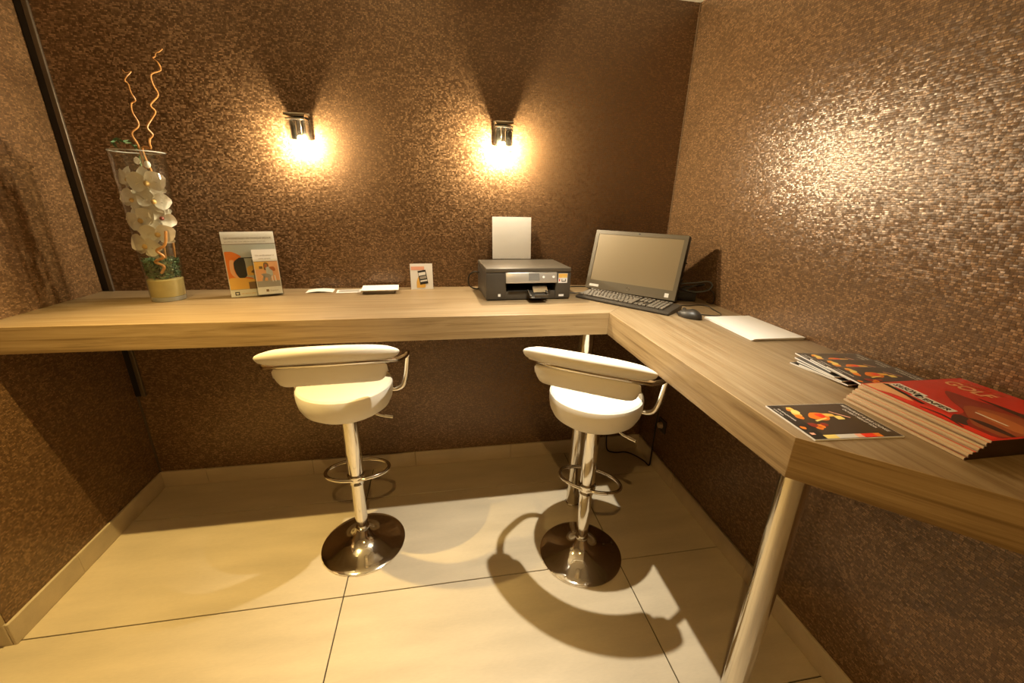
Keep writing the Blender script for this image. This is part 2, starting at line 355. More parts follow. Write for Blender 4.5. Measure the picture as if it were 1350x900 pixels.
# ------------------------------------------------------------------ wall sconces
def sconce(x, z, label, bulb_mat):
    s = thing('wall_sconce', label, 'wall lamp', (x, 0, z), group='wall sconces above the counter')
    bm = bmesh.new(); add_box(bm, (0, -0.006, 0.010), (0.085, 0.010, 0.11), 0.002); obj('wall_plate', bm, M_STEEL, s, smooth=30)
    bm = bmesh.new(); add_box(bm, (0, -0.056, 0.046), (0.088, 0.088, 0.014), 0.003); add_box(bm, (0, -0.056, 0.030), (0.080, 0.080, 0.006), 0.001); obj('metal_cap', bm, M_STEEL, s, smooth=30)
    bm = bmesh.new(); add_lathe(bm, [(0, 0.028), (0.013, 0.028), (0.013, -0.022), (0.009, -0.034), (0, -0.034)], (0, -0.048, 0), 20); obj('lamp_socket', bm, M_STEEL, s)
    bm = bmesh.new()
    for a in range(4):
        c = [(0.039, 0), (0, 0.039), (-0.039, 0), (0, -0.039)][a]
        add_box(bm, (c[0], -0.056+c[1], -0.028), (0.004 if c[0] else 0.082, 0.004 if c[1] else 0.074, 0.108))
    obj('glass_shade', bm, M_GLASS, s, smooth=0)
    bm = bmesh.new(); add_lathe(bm, [(0, -0.035), (0.008, -0.035), (0.011, -0.044), (0.011, -0.070), (0.006, -0.079), (0, -0.081)], (0, -0.048, 0), 10); obj('bulb', bm, bulb_mat, s)
sconce(-1.907, 1.872, 'lit wall sconce on the back wall above the left bar stool', M_BULBS[0])
sconce(-0.977, 1.886, 'lit wall sconce on the back wall above the printer', M_BULBS[1])

# ------------------------------------------------------------------ bar stools
def pol(r, a, z): return Vector((r*math.sin(a), -r*math.cos(a), z))   # a = 0 points to the back of the stool (local -y)
def pad(bm, rc, zc, ht, hh, amax, n=40, m=14, taper=0.35, lean=0.0, drop=0.034, flare=0.014):
    rings = []
    for i in range(n+1):
        f = -1 + 2*i/n; a = f*amax
        k = (1 - abs(f)**16)**0.5 if abs(f) < 1 else 0.0
        k = max(k, 0.02); k2 = k*(1 - taper*abs(f)**4)
        ring = []
        for j in range(m):
            th = 2*math.pi*j/m
            cx, cz = math.cos(th), math.sin(th)
            sx = math.copysign(abs(cx)**0.75, cx); sz = math.copysign(abs(cz)**0.75, cz)
            ring.append(bm.verts.new(pol(rc + flare*f*f + ht*sx*k + lean*hh*sz, a, zc - drop*f*f + hh*sz*k2)))
        rings.append(ring)
    for p, q in zip(rings, rings[1:]):
        for j in range(m): bm.faces.new((p[j], p[(j+1) % m], q[(j+1) % m], q[j]))
    bm.faces.new(list(reversed(rings[0]))); bm.faces.new(rings[-1])
def stool(loc, rz, label):
    s = thing('bar_stool', label, 'bar stool', loc, rz, 'white bar stools at the counter')
    bm = bmesh.new(); add_lathe(bm, [(0, 0.0), (0.184, 0.0), (0.191, 0.003), (0.191, 0.008), (0.184, 0.012), (0.160, 0.017), (0.124, 0.026), (0.090, 0.038), (0.064, 0.053), (0.047, 0.070), (0.037, 0.086), (0.031, 0.096), (0, 0.096)], n=72); obj('base', bm, M_CHROME, s, smooth=50)
    bm = bmesh.new(); add_lathe(bm, [(0.0, 0.096), (0.026, 0.096), (0.030, 0.099), (0.030, 0.106), (0.022, 0.110), (0.022, 0.132), (0.028, 0.135), (0.028, 0.37), (0, 0.37)], n=36); obj('column', bm, M_CHROME, s)
    bm = bmesh.new(); add_lathe(bm, [(0, 0.352), (0.031, 0.352), (0.034, 0.356), (0.034, 0.700), (0.040, 0.706), (0.040, 0.728), (0, 0.728)], n=36); obj('column_sleeve', bm, M_CHROME, s)
    bm = bmesh.new(); ring = [Vector((0.140*math.cos(2*math.pi*i/56), 0.050 + 0.080*math.sin(2*math.pi*i/56), 0.385)) for i in range(56)]; add_tube(bm, ring, 0.0085, 12, True); fr = obj('footrest_ring', bm, M_CHROME, s)
    bm = bmesh.new(); add_lathe(bm, [(0.0345, 0.372), (0.0385, 0.374), (0.0385, 0.398), (0.0345, 0.400)], n=36); obj('clamp_collar', bm, M_CHROME, fr)
    bm = bmesh.new(); add_tube(bm, spline([(0.03, 0.0, 0.715), (0.09, -0.012, 0.712), (0.135, -0.022, 0.695), (0.180, -0.032, 0.690)], 6), 0.0055, 10); lv = obj('height_lever', bm, M_CHROME, s)
    bm = bmesh.new(); add_tube(bm, [(0.150, -0.0255, 0.6935), (0.184, -0.033, 0.6895)], 0.0078, 10); obj('lever_grip', bm, M_CHROME, lv)
    bm = bmesh.new(); add_lathe(bm, [(0, 0.729), (0.110, 0.731), (0.148, 0.740), (0.172, 0.758), (0.185, 0.784), (0.190, 0.812), (0.191, 0.840), (0.189, 0.850), (0.182, 0.857), (0.165, 0.860), (0, 0.862)], n=72); obj('seat', bm, M_LEATHER, s, smooth=28)
    bm = bmesh.new(); pad(bm, 0.296, 1.090, 0.034, 0.029, R(50), lean=0.35, drop=0.044, flare=0.0); bk = obj('backrest', bm, M_LEATHER, s, smooth=70)
    bm = bmesh.new(); pad(bm, 0.270, 1.010, 0.017, 0.046, R(44), taper=0.12, lean=0.25, drop=0.036, flare=0.0); obj('lower_pad', bm, M_LEATHER, bk, smooth=70)
    rail = lambda a: pol(0.286 + 0.004*(a/54)**2, R(a), 1.052 - 0.044*(a/54)**2)
    side = [Vector((-0.176, 0.004, 0.806)), Vector((-0.206, 0.003, 0.806)), Vector((-0.232, 0.0, 0.822)), Vector((-0.246, -0.004, 0.862)), Vector((-0.256, -0.012, 0.930)), Vector((-0.262, -0.026, 0.978)), Vector((-0.263, -0.070, 0.998)), Vector((-0.252, -0.130, 1.004))]
    near = [Vector((-0.170, 0.020, 0.806)), Vector((-0.184, 0.020, 0.810)), Vector((-0.192, 0.018, 0.826)), Vector((-0.195, 0.012, 0.866)), Vector((-0.204, -0.002, 0.930)), Vector((-0.222, -0.030, 0.980)), Vector((-0.236, -0.078, 1.000)), Vector((-0.244, -0.130, 1.004))]
    pts = near + [rail(a) for a in (-52, -44, -33, -22, -11, 0, 11, 22, 33, 44, 52)] + [Vector((-p.x, p.y, p.z)) for p in reversed(side)]
    bm = bmesh.new(); add_tube(bm, spline(pts, 6), 0.0105, 12); obj('armrest_rail', bm, M_CHROME, s)
    return s
stool((-1.710, -0.590, 0.0), R(3), 'white leatherette bar stool with chrome base facing the back wall, under the left sconce')
stool((-0.690, -0.804, 0.0), R(-35), 'white leatherette bar stool with chrome base turned toward the counter corner by the steel leg')

# ------------------------------------------------------------------ vase with orchids
VX, VY = -2.504, -0.205; V0 = ZC + 0.0005
def vr(z): return 0.064 + (0.091-0.064)*(z/0.605)          # outer radius at height z above the counter
def vcx(z): return VX + 0.018*(z/0.605)
def vlathe(prof, n=48):
    bm = bmesh.new(); vs = add_lathe(bm, prof, (0, 0, 0), n)
    for v in vs: v.co.x += 0.018*(v.co.z/0.605)
    return bm
vase = thing('glass_vase', 'tall clear tapered glass vase with yellow sand and orchids on the counter', 'vase', (VX, VY, V0))
bm = vlathe([(0, 0), (0.061, 0), (0.064, 0.004), (0.091, 0.603), (0.0895, 0.605), (0.088, 0.603), (0.0625, 0.020), (0, 0.020)]); obj('glass_body', bm, M_GLASS, vase)
M_RIM = mat('thick_glass_edge', (0.80, 0.80, 0.74), 0.08, spec=0.9); M_RIM.node_tree.nodes['Principled BSDF'].inputs['Alpha'].default_value = 0.42
bm = bmesh.new(); add_tube(bm, [(0.0895*math.cos(2*math.pi*i/48)+0.018, 0.0895*math.sin(2*math.pi*i/48), 0.604) for i in range(48)], 0.0022, 8, True); obj('rim', bm, M_RIM, vase)
bm = vlathe([(0, 0.001), (0.0605, 0.001), (0.062, 0.004), (0.062, 0.0192), (0, 0.0192)]); obj('glass_base', bm, M_RIM, vase)
bm = vlathe([(0, 0.0205), (0.0615, 0.0205), (0.0645, 0.093), (0.050, 0.098), (0.025, 0.094), (0, 0.100)]); sand = tag(obj('sand_layer', bm, M_SAND, loc=(VX, VY, V0)), 'layer of yellow sand at the bottom of the glass vase', 'sand'); sand['kind'] = 'stuff'
bm = bmesh.new()
for i in range(1300):
    z = 0.100 + 0.082*rnd.random(); a = rnd.random()*6.283; r = (vr(z)-0.010)*math.sqrt(rnd.random())
    c = Vector((r*math.cos(a) + 0.018*z/0.605, r*math.sin(a), z))
    d = Vector((rnd.uniform(-1,1), rnd.uniform(-1,1), rnd.uniform(-0.6,1))).normalized()*0.009; w = d.cross(Vector((rnd.uniform(-1,1), rnd.uniform(-1,1), rnd.uniform(-1,1)))).normalized()*0.004
    q = [bm.verts.new(p) for p in (c-d, c+w, c+d, c-w)]; bm.faces.new(q)
    q2 = [bm.verts.new(p) for p in (c-d+w*0.3, c+d.cross(w).normalized()*0.004, c+d-w*0.3)]; bm.faces.new(q2)
moss = tag(obj('green_moss', bm, M_MOSS, loc=(VX, VY, V0), smooth=0, fix=False), 'band of green moss above the sand in the vase', 'moss'); moss['kind'] = 'stuff'
def petal(bm, ang, L, Wd, cup, tilt):
    n, k = 5, 4; grid = []
    for i in range(n+1):
        t = i/n; w = Wd*math.sin(math.pi*min(0.97, t*0.86+0.10))**0.8; row = []
        for j in range(k+1):
            s = -1 + 2*j/k
            p = Vector((s*w, L*t, tilt*L*t*t + cup*(s*s)*w + 0.002*math.sin(9*t+4*s)))
            p = Matrix.Rotation(ang, 3, 'Z') @ p; row.append(bm.verts.new(p))
        grid.append(row)
    for i in range(n):
        for j in range(k): bm.faces.new((grid[i][j], grid[i][j+1], grid[i+1][j+1], grid[i+1][j]))
def orchid(x, z, y, size, yw, pt, rl, label):
    o = thing('orchid_bloom', label, 'flower', (x, y, z), group='white orchid blooms in the vase', rot=(R(90+pt), R(rl), R(yw)))
    for ang, L, Wd, zz in ((R(0), 0.50, 0.20, -0.004), (R(128), 0.50, 0.19, -0.004), (R(-128), 0.50, 0.19, -0.004), (R(74), 0.54, 0.32, 0.0), (R(-74), 0.54, 0.32, 0.0)):
        bm = bmesh.new(); petal(bm, ang, L*size, Wd*size, 0.25, -0.12); pp = obj('petal', bm, M_PETAL, o, loc=(0, 0, zz), smooth=80)
    bm = bmesh.new(); add_lathe(bm, [(0, -0.10*size), (0.07*size, -0.04*size), (0.09*size, 0.03*size), (0.04*size, 0.10*size), (0, 0.12*size)], n=10); obj('lip', bm, M_LIP2 if 'red lip' in label else M_LIP, o)
ORC = [(-2.560, 1.628, -0.218, 0.098, -25, 8, 15, 'white orchid bloom at upper left in the vase, just below the rim'),
       (-2.474, 1.616, -0.248, 0.118, 10, 12, -5, 'large white orchid bloom at upper right in the vase, facing front'),
       (-2.555, 1.550, -0.236, 0.098, -15, -5, 30, 'white orchid bloom on the left of the vase, second from its top'),
       (-2.470, 1.545, -0.240, 0.104, 15, -10, 12, 'white orchid bloom below the large front one on the right of the vase'),
       (-2.537, 1.470, -0.245, 0.112, -10, 5, -20, 'white orchid bloom at mid height on the left of the vase'),
       (-2.458, 1.480, -0.232, 0.088, 25, 0, 40, 'small white orchid bloom with dark red lip at mid height on the right'),
       (-2.482, 1.415, -0.248, 0.112, 12, 15, 0, 'white orchid bloom low on the right, above the curled twig in the vase'),
       (-2.545, 1.366, -0.248, 0.116, -12, 5, 20, 'lowest white orchid bloom in the vase, just above the moss'),
       (-2.515, 1.585, -0.190, 0.105, 0, 10, 50, 'white orchid bloom at the back of the vase between the two upper ones'),
       (-2.500, 1.500, -0.190, 0.105, 5, -5, 80, 'white orchid bloom at the back of the vase behind the middle ones')]
for a in ORC: orchid(-2.490 + 0.92*(a[0]+2.510), a[1], -0.206 + 0.85*(a[2]+0.206), a[3]*1.05, *a[4:])
bm = bmesh.new(); add_tube(bm, spline([(-2.515, -0.185, 1.235), (-2.520, -0.180, 1.42), (-2.505, -0.175, 1.60), (-2.495, -0.180, 1.72), (-2.470, -0.190, 1.70)], 6), 0.003, 8); st = tag(obj('orchid_spray', bm, M_STEM), 'green orchid stem with a bud rising through the vase', 'stem')
for p in ((-2.499, -0.195, 1.701), (-2.463, -0.198, 1.688)):
    bm = bmesh.new(); add_lathe(bm, [(0, -0.014), (0.008, -0.008), (0.011, 0.0), (0.008, 0.010), (0, 0.016)], p, 12); obj('bud', bm, M_PETAL, st)
bm = bmesh.new()
for i in range(26):
    t = i/25; c = Vector((-2.49 - 0.085*t, -0.19 + 0.03*math.sin(7*t), 1.742 + 0.030*math.sin(3.0*t) + rnd.uniform(-0.006, 0.006)))
    d = Vector((rnd.uniform(-1, 0.6), rnd.uniform(-0.8, 0.8), rnd.uniform(-0.5, 1))).normalized()*0.016; w = d.cross(Vector((0.2, 1, 0.3))).normalized()*0.0035
    bm.faces.new([bm.verts.new(p) for p in (c-d, c+w, c+d, c-w)])
obj('leaf_sprig', bm, M_MOSS, st, smooth=0, fix=False)
def twig(px, r0, r1, label):
    bm = bmesh.new(); add_tube(bm, spline(px, 5), r0, 7, r_end=r1)
    return tag(obj('willow_twig', bm, M_TWIG), label, 'twig', 'curly willow twigs in the vase')
Y = -0.20
t1 = twig([(-2.5, -0.175, 1.26), (-2.485, -0.165, 1.52), (-2.477, -0.2, 1.733), (-2.483, -0.1935, 1.763), (-2.486, -0.2076, 1.8), (-2.464, -0.1975, 1.826), (-2.461, -0.1953, 1.846), (-2.465, -0.208, 1.876), (-2.468, -0.1953, 1.908), (-2.45, -0.1976, 1.92), (-2.453, -0.2076, 1.943), (-2.463, -0.1935, 1.974), (-2.468, -0.2001, 1.985), (-2.454, -0.2064, 1.998), (-2.444, -0.1924, 2.017), (-2.457, -0.2026, 2.01), (-2.465, -0.2046, 2.019)], 0.0042, 0.0018, 'shorter curly orange brown willow twig rising from the vase, on the left')
t2 = twig([(-2.47, -0.165, 1.26), (-2.452, -0.16, 1.52), (-2.467, -0.2, 1.734), (-2.441, -0.1935, 1.75), (-2.432, -0.2076, 1.768), (-2.431, -0.1975, 1.786), (-2.42, -0.1953, 1.801), (-2.426, -0.208, 1.825), (-2.409, -0.1953, 1.859), (-2.39, -0.1976, 1.884), (-2.396, -0.2076, 1.905), (-2.369, -0.1935, 1.943), (-2.374, -0.2001, 1.975), (-2.37, -0.2064, 2.009), (-2.341, -0.1924, 2.029), (-2.339, -0.2026, 2.051), (-2.352, -0.2046, 2.064), (-2.351, -0.192, 2.073), (-2.338, -0.2048, 2.082), (-2.326, -0.2024, 2.088), (-2.319, -0.1924, 2.1)], 0.0046, 0.0020, 'taller curly orange brown willow twig rising from the vase, on the right')
bm = bmesh.new(); add_tube(bm, spline([(-2.480, -0.255, 1.255), (-2.462, -0.258, 1.285), (-2.488, -0.262, 1.305), (-2.452, -0.262, 1.325), (-2.470, -0.265, 1.352), (-2.440, -0.255, 1.375), (-2.430, -0.245, 1.43)], 6), 0.0055, 8); tag(obj('willow_twig', bm, M_TWIG), 'curled brown willow twig inside the vase above the moss', 'twig', 'curly willow twigs in the vase')

# ------------------------------------------------------------------ brochure holder
bh = thing('brochure_holder', 'clear acrylic stand with a travel poster, beside the glass vase', 'brochure holder', (-2.252, -0.205, ZC+0.0005), R(21), rot=(R(-9), 0, R(21)))
# local: x along the face, z up, front faces -y
bm = bmesh.new(); add_box(bm, (0.105, 0.0035, 0.1485), (0.212, 0.003, 0.295)); add_box(bm, (0.105, -0.0035, 0.1485), (0.212, 0.0015, 0.295)); obj('acrylic_panel', bm, M_ACRYL, bh, smooth=0)
bm = bmesh.new(); add_box(bm, (0.105, 0.045, 0.0135), (0.212, 0.085, 0.003), rot=None); obj('acrylic_foot', bm, M_ACRYL, bh, loc=(0, 0, 0), rot=(R(9), 0, 0), smooth=0)
pr = bpy.data.objects.new('poster', None); C.objects.link(pr); pr.parent = bh; pr.location = (0, -0.0008, 0); pr.rotation_euler = (R(90), 0, 0)   # local xy now lies in the face
bm = bmesh.new(); add_box(bm, (0.105, 0.1485, -0.0008), (0.208, 0.292, 0.0012)); obj('sheet', bm, M_WHITE, pr, smooth=0)
bm = bmesh.new(); z = 0.0003
add_flat(bm, [(0.003, 0.035), (0.207, 0.035), (0.207, 0.238), (0.003, 0.238)], z, 0)
add_flat(bm, [(0.001, 0.238), (0.209, 0.238), (0.209, 0.242), (0.001, 0.242)], z, 1)
def blob(bm, pts, z, mi):   # smooth outline kept inside the control points' box
    xa, xb, ya, yb = min(p[0] for p in pts), max(p[0] for p in pts), min(p[1] for p in pts), max(p[1] for p in pts)
    add_flat(bm, [(min(max(p.x, xa), xb), min(max(p.y, ya), yb)) for p in spline([(x, y, 0) for x, y in pts], 4, True)], z, mi)
blob(bm, [(0.004, 0.205), (0.03, 0.208), (0.065, 0.185), (0.05, 0.165), (0.038, 0.14), (0.045, 0.10), (0.10, 0.085), (0.08, 0.055), (0.004, 0.045)], z+0.0002, 2)
blob(bm, [(0.004, 0.085), (0.05, 0.09), (0.10, 0.08), (0.14, 0.09), (0.205, 0.08), (0.205, 0.037), (0.004, 0.037)], z+0.0003, 3)
blob(bm, [(0.02, 0.17), (0.035, 0.17), (0.03, 0.14), (0.035, 0.105), (0.055, 0.088), (0.03, 0.092), (0.015, 0.12)], z+0.0004, 4)
blob(bm, [(0.032, 0.155), (0.055, 0.178), (0.075, 0.178), (0.078, 0.10), (0.05, 0.088), (0.036, 0.11)], z+0.0005, 5)
add_flat(bm, [(0.055, 0.176), (0.207, 0.176), (0.207, 0.180), (0.055, 0.180)], z+0.0005, 5)
add_flat(bm, [(0.078, 0.10), (0.135, 0.10), (0.135, 0.176), (0.078, 0.176)], z+0.0005, 0)
blob(bm, [(0.080, 0.10), (0.134, 0.098), (0.134, 0.135), (0.10, 0.142), (0.08, 0.13)], z+0.0006, 3)
blob(bm, [(0.095, 0.112), (0.12, 0.108), (0.130, 0.122), (0.11, 0.125)], z+0.0007, 6)
add_flat(bm, [(0.078, 0.036), (0.207, 0.036), (0.207, 0.075), (0.078, 0.068)], z+0.00045, 6)
add_flat(bm, [(0.018, 0.010), (0.036, 0.010), (0.036, 0.026), (0.018, 0.026)], z, 5)
add_flat(bm, [(0.022, 0.014), (0.032, 0.014), (0.032, 0.022), (0.022, 0.022)], z+0.0002, 7)
obj('poster_print', bm, [M_BLUEG, M_TEXT, M_ORANGE, M_AMBER, M_PEACH, M_INK, M_BROWNP, M_WHITE], pr, smooth=0, fix=False)
for s_, yy, sz, wd_ in (('LES AVANTAGES DE CHAQUE SEJOUR', 0.262, 0.012, 0.185), ('profitez de nos offres toute l annee', 0.249, 0.007, 0.16)): text('poster_lettering', s_, M_TEXT, pr, (0.012, yy, 0.0004), sz, width=wd_)
text('poster_lettering', 'en savoir plus', M_AMBER, pr, (0.044, 0.014, 0.0004), 0.010, width=0.055)
# narrow pocket with its own leaflets at the right of the stand
bm = bmesh.new(); x0, x1 = 0.104, 0.214
add_box(bm, ((x0+x1)/2, -0.034, 0.085), (x1-x0, 0.002, 0.166)); add_box(bm, (x0+0.001, -0.019, 0.085), (0.002, 0.030, 0.166)); add_box(bm, (x1-0.001, -0.019, 0.085), (0.002, 0.030, 0.166)); add_box(bm, ((x0+x1)/2, -0.019, 0.0025), (x1-x0, 0.032, 0.003))
obj('leaflet_pocket', bm, M_ACRYL, bh, smooth=0)
for k in range(4):
    fl = thing('slim_leaflet', ['slim white leaflet with a photo of a seated woman, front of the stand pocket', 'slim white leaflet second from the front in the stand pocket', 'slim white leaflet third from the front in the stand pocket', 'slim white leaflet last at the back of the stand pocket'][k], 'leaflet', (0,0,0), group='leaflets in the acrylic pocket')
    bm = bmesh.new(); add_box(bm, (0.05, 0.105, -0.001), (0.099, 0.206, 0.0022)); obj('sheet', bm, M_WHITE, fl, smooth=0)
    fl.matrix_world = Matrix.Translation(bh.location) @ Matrix.Rotation(R(21), 4, 'Z') @ Matrix.Rotation(R(-9), 4, 'X') @ Matrix.Translation((0.109, -0.0285+0.0062*k, 0.0045)) @ Matrix.Rotation(R(90), 4, 'X')
    if k == 0:
        bm = bmesh.new(); z = 0.0003
        add_flat(bm, [(0.003, 0.036), (0.097, 0.036), (0.097, 0.152), (0.003, 0.152)], z, 0)
        add_flat(bm, [(0.003, 0.036), (0.097, 0.036), (0.097, 0.064), (0.003, 0.064)], z+0.0002, 1)
        add_flat(bm, [(0.003, 0.118), (0.060, 0.118), (0.060, 0.152), (0.003, 0.152)], z+0.0002, 2)
        add_flat(bm, [(0.001, 0.152), (0.098, 0.152), (0.098, 0.154), (0.001, 0.154)], z+0.0002, 5)
        add_flat(bm, [(0.020, 0.120), (0.034, 0.120), (0.034, 0.132), (0.020, 0.132)], z+0.0003, 5)
        blob(bm, [(0.038, 0.118), (0.040, 0.144), (0.050, 0.149), (0.059, 0.140), (0.058, 0.120), (0.050, 0.112)], z+0.0004, 5)       # hair
        blob(bm, [(0.042, 0.126), (0.045, 0.140), (0.051, 0.141), (0.053, 0.130), (0.047, 0.122)], z+0.0005, 3)                       # face
        blob(bm, [(0.046, 0.122), (0.060, 0.128), (0.072, 0.112), (0.072, 0.088), (0.050, 0.086)], z+0.00055, 6)                      # shirt
        blob(bm, [(0.060, 0.126), (0.078, 0.128), (0.084, 0.112), (0.074, 0.108)], z+0.0006, 3)                                       # arm
        blob(bm, [(0.024, 0.096), (0.048, 0.098), (0.066, 0.086), (0.052, 0.078), (0.030, 0.080), (0.026, 0.060), (0.034, 0.056), (0.030, 0.088)], z+0.0006, 4)   # legs
        blob(bm, [(0.050, 0.084), (0.062, 0.084), (0.058, 0.056), (0.048, 0.056)], z+0.0005, 4)
        for xx in (0.066, 0.078): add_flat(bm, [(xx, 0.060), (xx+0.004, 0.060), (xx+0.002, 0.088), (xx-0.002, 0.088)], z+0.0005, 7)
        add_flat(bm, [(0.034, 0.014), (0.045, 0.014), (0.045, 0.025), (0.034, 0.025)], z, 5)
        obj('leaflet_print', bm, [M_PEACH, M_GREY, M_AMBER, M_SKIN2, M_GREY, M_BROWNP, M_BLUEG, M_WHITE], fl, smooth=0, fix=False)
        text('leaflet_lettering', 'Un ordinateur a', M_TEXT, fl, (0.012, 0.178, 0.0004), 0.010, width=0.075); text('leaflet_lettering', 'votre service', M_TEXT, fl, (0.022, 0.164, 0.0004), 0.009, width=0.05)
        text('leaflet_lettering', 'Espace', M_TEXT, fl, (0.050, 0.016, 0.0004), 0.009, width=0.032)

# ------------------------------------------------------------------ small papers along the back wall
def paper(name, label, cat, c, s, rz, mt=M_WHITE, group=None, bend=0.0, parent=None):
    bm = bmesh.new(); n = 10; w, d, h = s
    top, bot = [], []
    for i in range(n+1):
        x = -w/2 + w*i/n; zz = bend*math.cos(math.pi*(i/n-0.5))
        top.append([bm.verts.new((x, y, zz+h)) for y in (-d/2, d/2)]); bot.append([bm.verts.new((x, y, zz)) for y in (-d/2, d/2)])
    for i in range(n):
        bm.faces.new((top[i][0], top[i+1][0], top[i+1][1], top[i][1])); bm.faces.new((bot[i][1], bot[i+1][1], bot[i+1][0], bot[i][0]))
        bm.faces.new((bot[i][0], bot[i+1][0], top[i+1][0], top[i][0])); bm.faces.new((top[i][1], top[i+1][1], bot[i+1][1], bot[i][1]))
    bm.faces.new((bot[0][1], bot[0][0], top[0][0], top[0][1])); bm.faces.new((top[n][1], top[n][0], bot[n][0], bot[n][1]))
    o = obj(name, bm, mt, loc=c, rot=(0, 0, rz))
    return tag(o, label, cat, group)
paper('folded_card', 'small white card arching up off the counter, right of the brochure stand', 'card', (-1.900, -0.075, ZC+0.0005), (0.125, 0.075, 0.0012), R(4), bend=0.006)
c2 = paper('flat_card', 'flat pale card with a grey picture, left of the white leaflet pile', 'card', (-1.762, -0.085, ZC+0.0004), (0.115, 0.075, 0.0010), R(6))
bm = bmesh.new(); add_flat(bm, [(-0.048, -0.024), (0.048, -0.024), (0.048, 0.030), (-0.048, 0.030)], 0.0014); obj('card_print', bm, M_GREY, c2, smooth=0, fix=False)
for k in range(5):
    paper('white_leaflet', ['white leaflet at the bottom of the pile on the counter', 'white leaflet second from the bottom of the pile by the photo card', 'white leaflet in the middle of the pile by the photo card', 'white leaflet second from the top of the pile by the photo card', 'white leaflet on top of the pile between the cards and the photo card'][k], 'leaflet',
          (-1.612 + 0.002*k, -0.100 - 0.001*k, ZC+0.0005+0.0042*k), (0.150 + (0.028 if k == 4 else 0), 0.105 + (0.025 if k == 4 else 0), 0.0040), R(2+0.6*k), group='pile of white leaflets', mt=M_GREY if k < 3 else M_WHITE)  # lower three white sheets coloured grey to carry the shade under the pile
pc = thing('photo_card', 'small upright card with a phone picture, left of the printer', 'card', (-1.455, -0.062, ZC+0.0005), rot=(R(-10), 0, R(5)))
bm = bmesh.new(); add_box(bm, (0.057, 0.001, 0.0665), (0.115, 0.0016, 0.133)); obj('card_sheet', bm, M_WHITE, pc, smooth=0)
bm = bmesh.new(); add_box(bm, (0.057, 0.030, 0.050), (0.045, 0.0012, 0.112), rot=Matrix.Rotation(R(27), 3, 'X')); obj('prop_flap', bm, M_LGREY, pc, smooth=0)
cp = bpy.data.objects.new('card_face', None); C.objects.link(cp); cp.parent = pc; cp.rotation_euler = (R(90), 0, 0)
bm = bmesh.new(); z = 0.0003
add_flat(bm, [(0.004, 0.100), (0.072, 0.100), (0.072, 0.118), (0.004, 0.118)], z, 0)
blob(bm, [(0.030, 0.008), (0.070, 0.008), (0.075, 0.030), (0.045, 0.065), (0.032, 0.045)], z, 1)
def quad(cx, cy, w, h, ang):
    c, s = math.cos(ang), math.sin(ang); return [(cx + x*c - y*s, cy + x*s + y*c) for x, y in ((-w/2, -h/2), (w/2, -h/2), (w/2, h/2), (-w/2, h/2))]
add_flat(bm, quad(0.063, 0.062, 0.042, 0.072, R(9)), z+0.0002, 2)
add_flat(bm, quad(0.059, 0.080, 0.036, 0.016, R(9)), z+0.0004, 3); add_flat(bm, quad(0.064, 0.061, 0.034, 0.014, R(9)), z+0.0004, 4); add_flat(bm, quad(0.067, 0.044, 0.036, 0.008, R(9)), z+0.0004, 3)
obj('card_print', bm, [M_PINK, M_AMBER, M_INK, M_WHITE, M_GREY], cp, smooth=0, fix=False)

# ------------------------------------------------------------------ printer
pn = thing('inkjet_printer', 'black flat inkjet printer with paper standing in its rear feed, against the back wall', 'printer', (-0.885, -0.345, ZC+0.0005), R(2))
PW, PD, PH = 0.418, 0.300, 0.155
bm = bmesh.new(); hw = PW/2
body = [(-hw+0.012, 0), (hw-0.012, 0), (hw, 0.012), (hw, PD), (-hw, PD), (-hw, 0.012)]
# body as a frame around the output slot
def pbox(bm, x0, x1, y0, y1, z0, z1, bev=0.0): add_box(bm, ((x0+x1)/2, (y0+y1)/2, (z0+z1)/2), (x1-x0, y1-y0, z1-z0), bev)
pbox(bm, -hw, -hw+0.098, 0, PD, 0.004, 0.132, 0.006); pbox(bm, hw-0.078, hw, 0, PD, 0.004, 0.132, 0.006)
pbox(bm, -hw+0.09, hw-0.07, 0.004, PD, 0.004, 0.044, 0.002); pbox(bm, -hw+0.09, hw-0.07, 0.012, PD, 0.086, 0.132, 0.002); pbox(bm, -hw+0.09, hw-0.07, 0.17, PD-0.002, 0.044, 0.086)
obj('body', bm, M_GREYP, pn, smooth=30)
bm = bmesh.new(); add_box(bm, (0, PD/2, 0.1435), (PW, PD, 0.021), 0.005); obj('scanner_lid', bm, mat('lid_plastic', (0.085, 0.070, 0.050), 0.42), pn, smooth=30)
cpn = thing('x', '', '') ; bpy.data.objects.remove(cpn)
bm = bmesh.new(); add_box(bm, (0, 0, 0), (0.252, 0.012, 0.050), 0.003); cpo = obj('control_panel', bm, M_SILVER, pn, loc=(0.010, 0.000, 0.108), rot=(R(-14), 0, 0), smooth=30)
bm = bmesh.new(); add_box(bm, (0.012, -0.0062, 0.004), (0.052, 0.0016, 0.034), 0.0004); obj('display', bm, M_LCD, cpo, smooth=0)
for xx in (0.058, 0.108):
    bm = bmesh.new(); add_lathe(bm, [(0, 0.0), (0.006, 0.0), (0.006, 0.0015), (0, 0.002)], (xx, -0.006, 0.002), 16, Matrix.Rotation(R(90), 3, 'X')); obj('button', bm, M_WHITE, cpo)
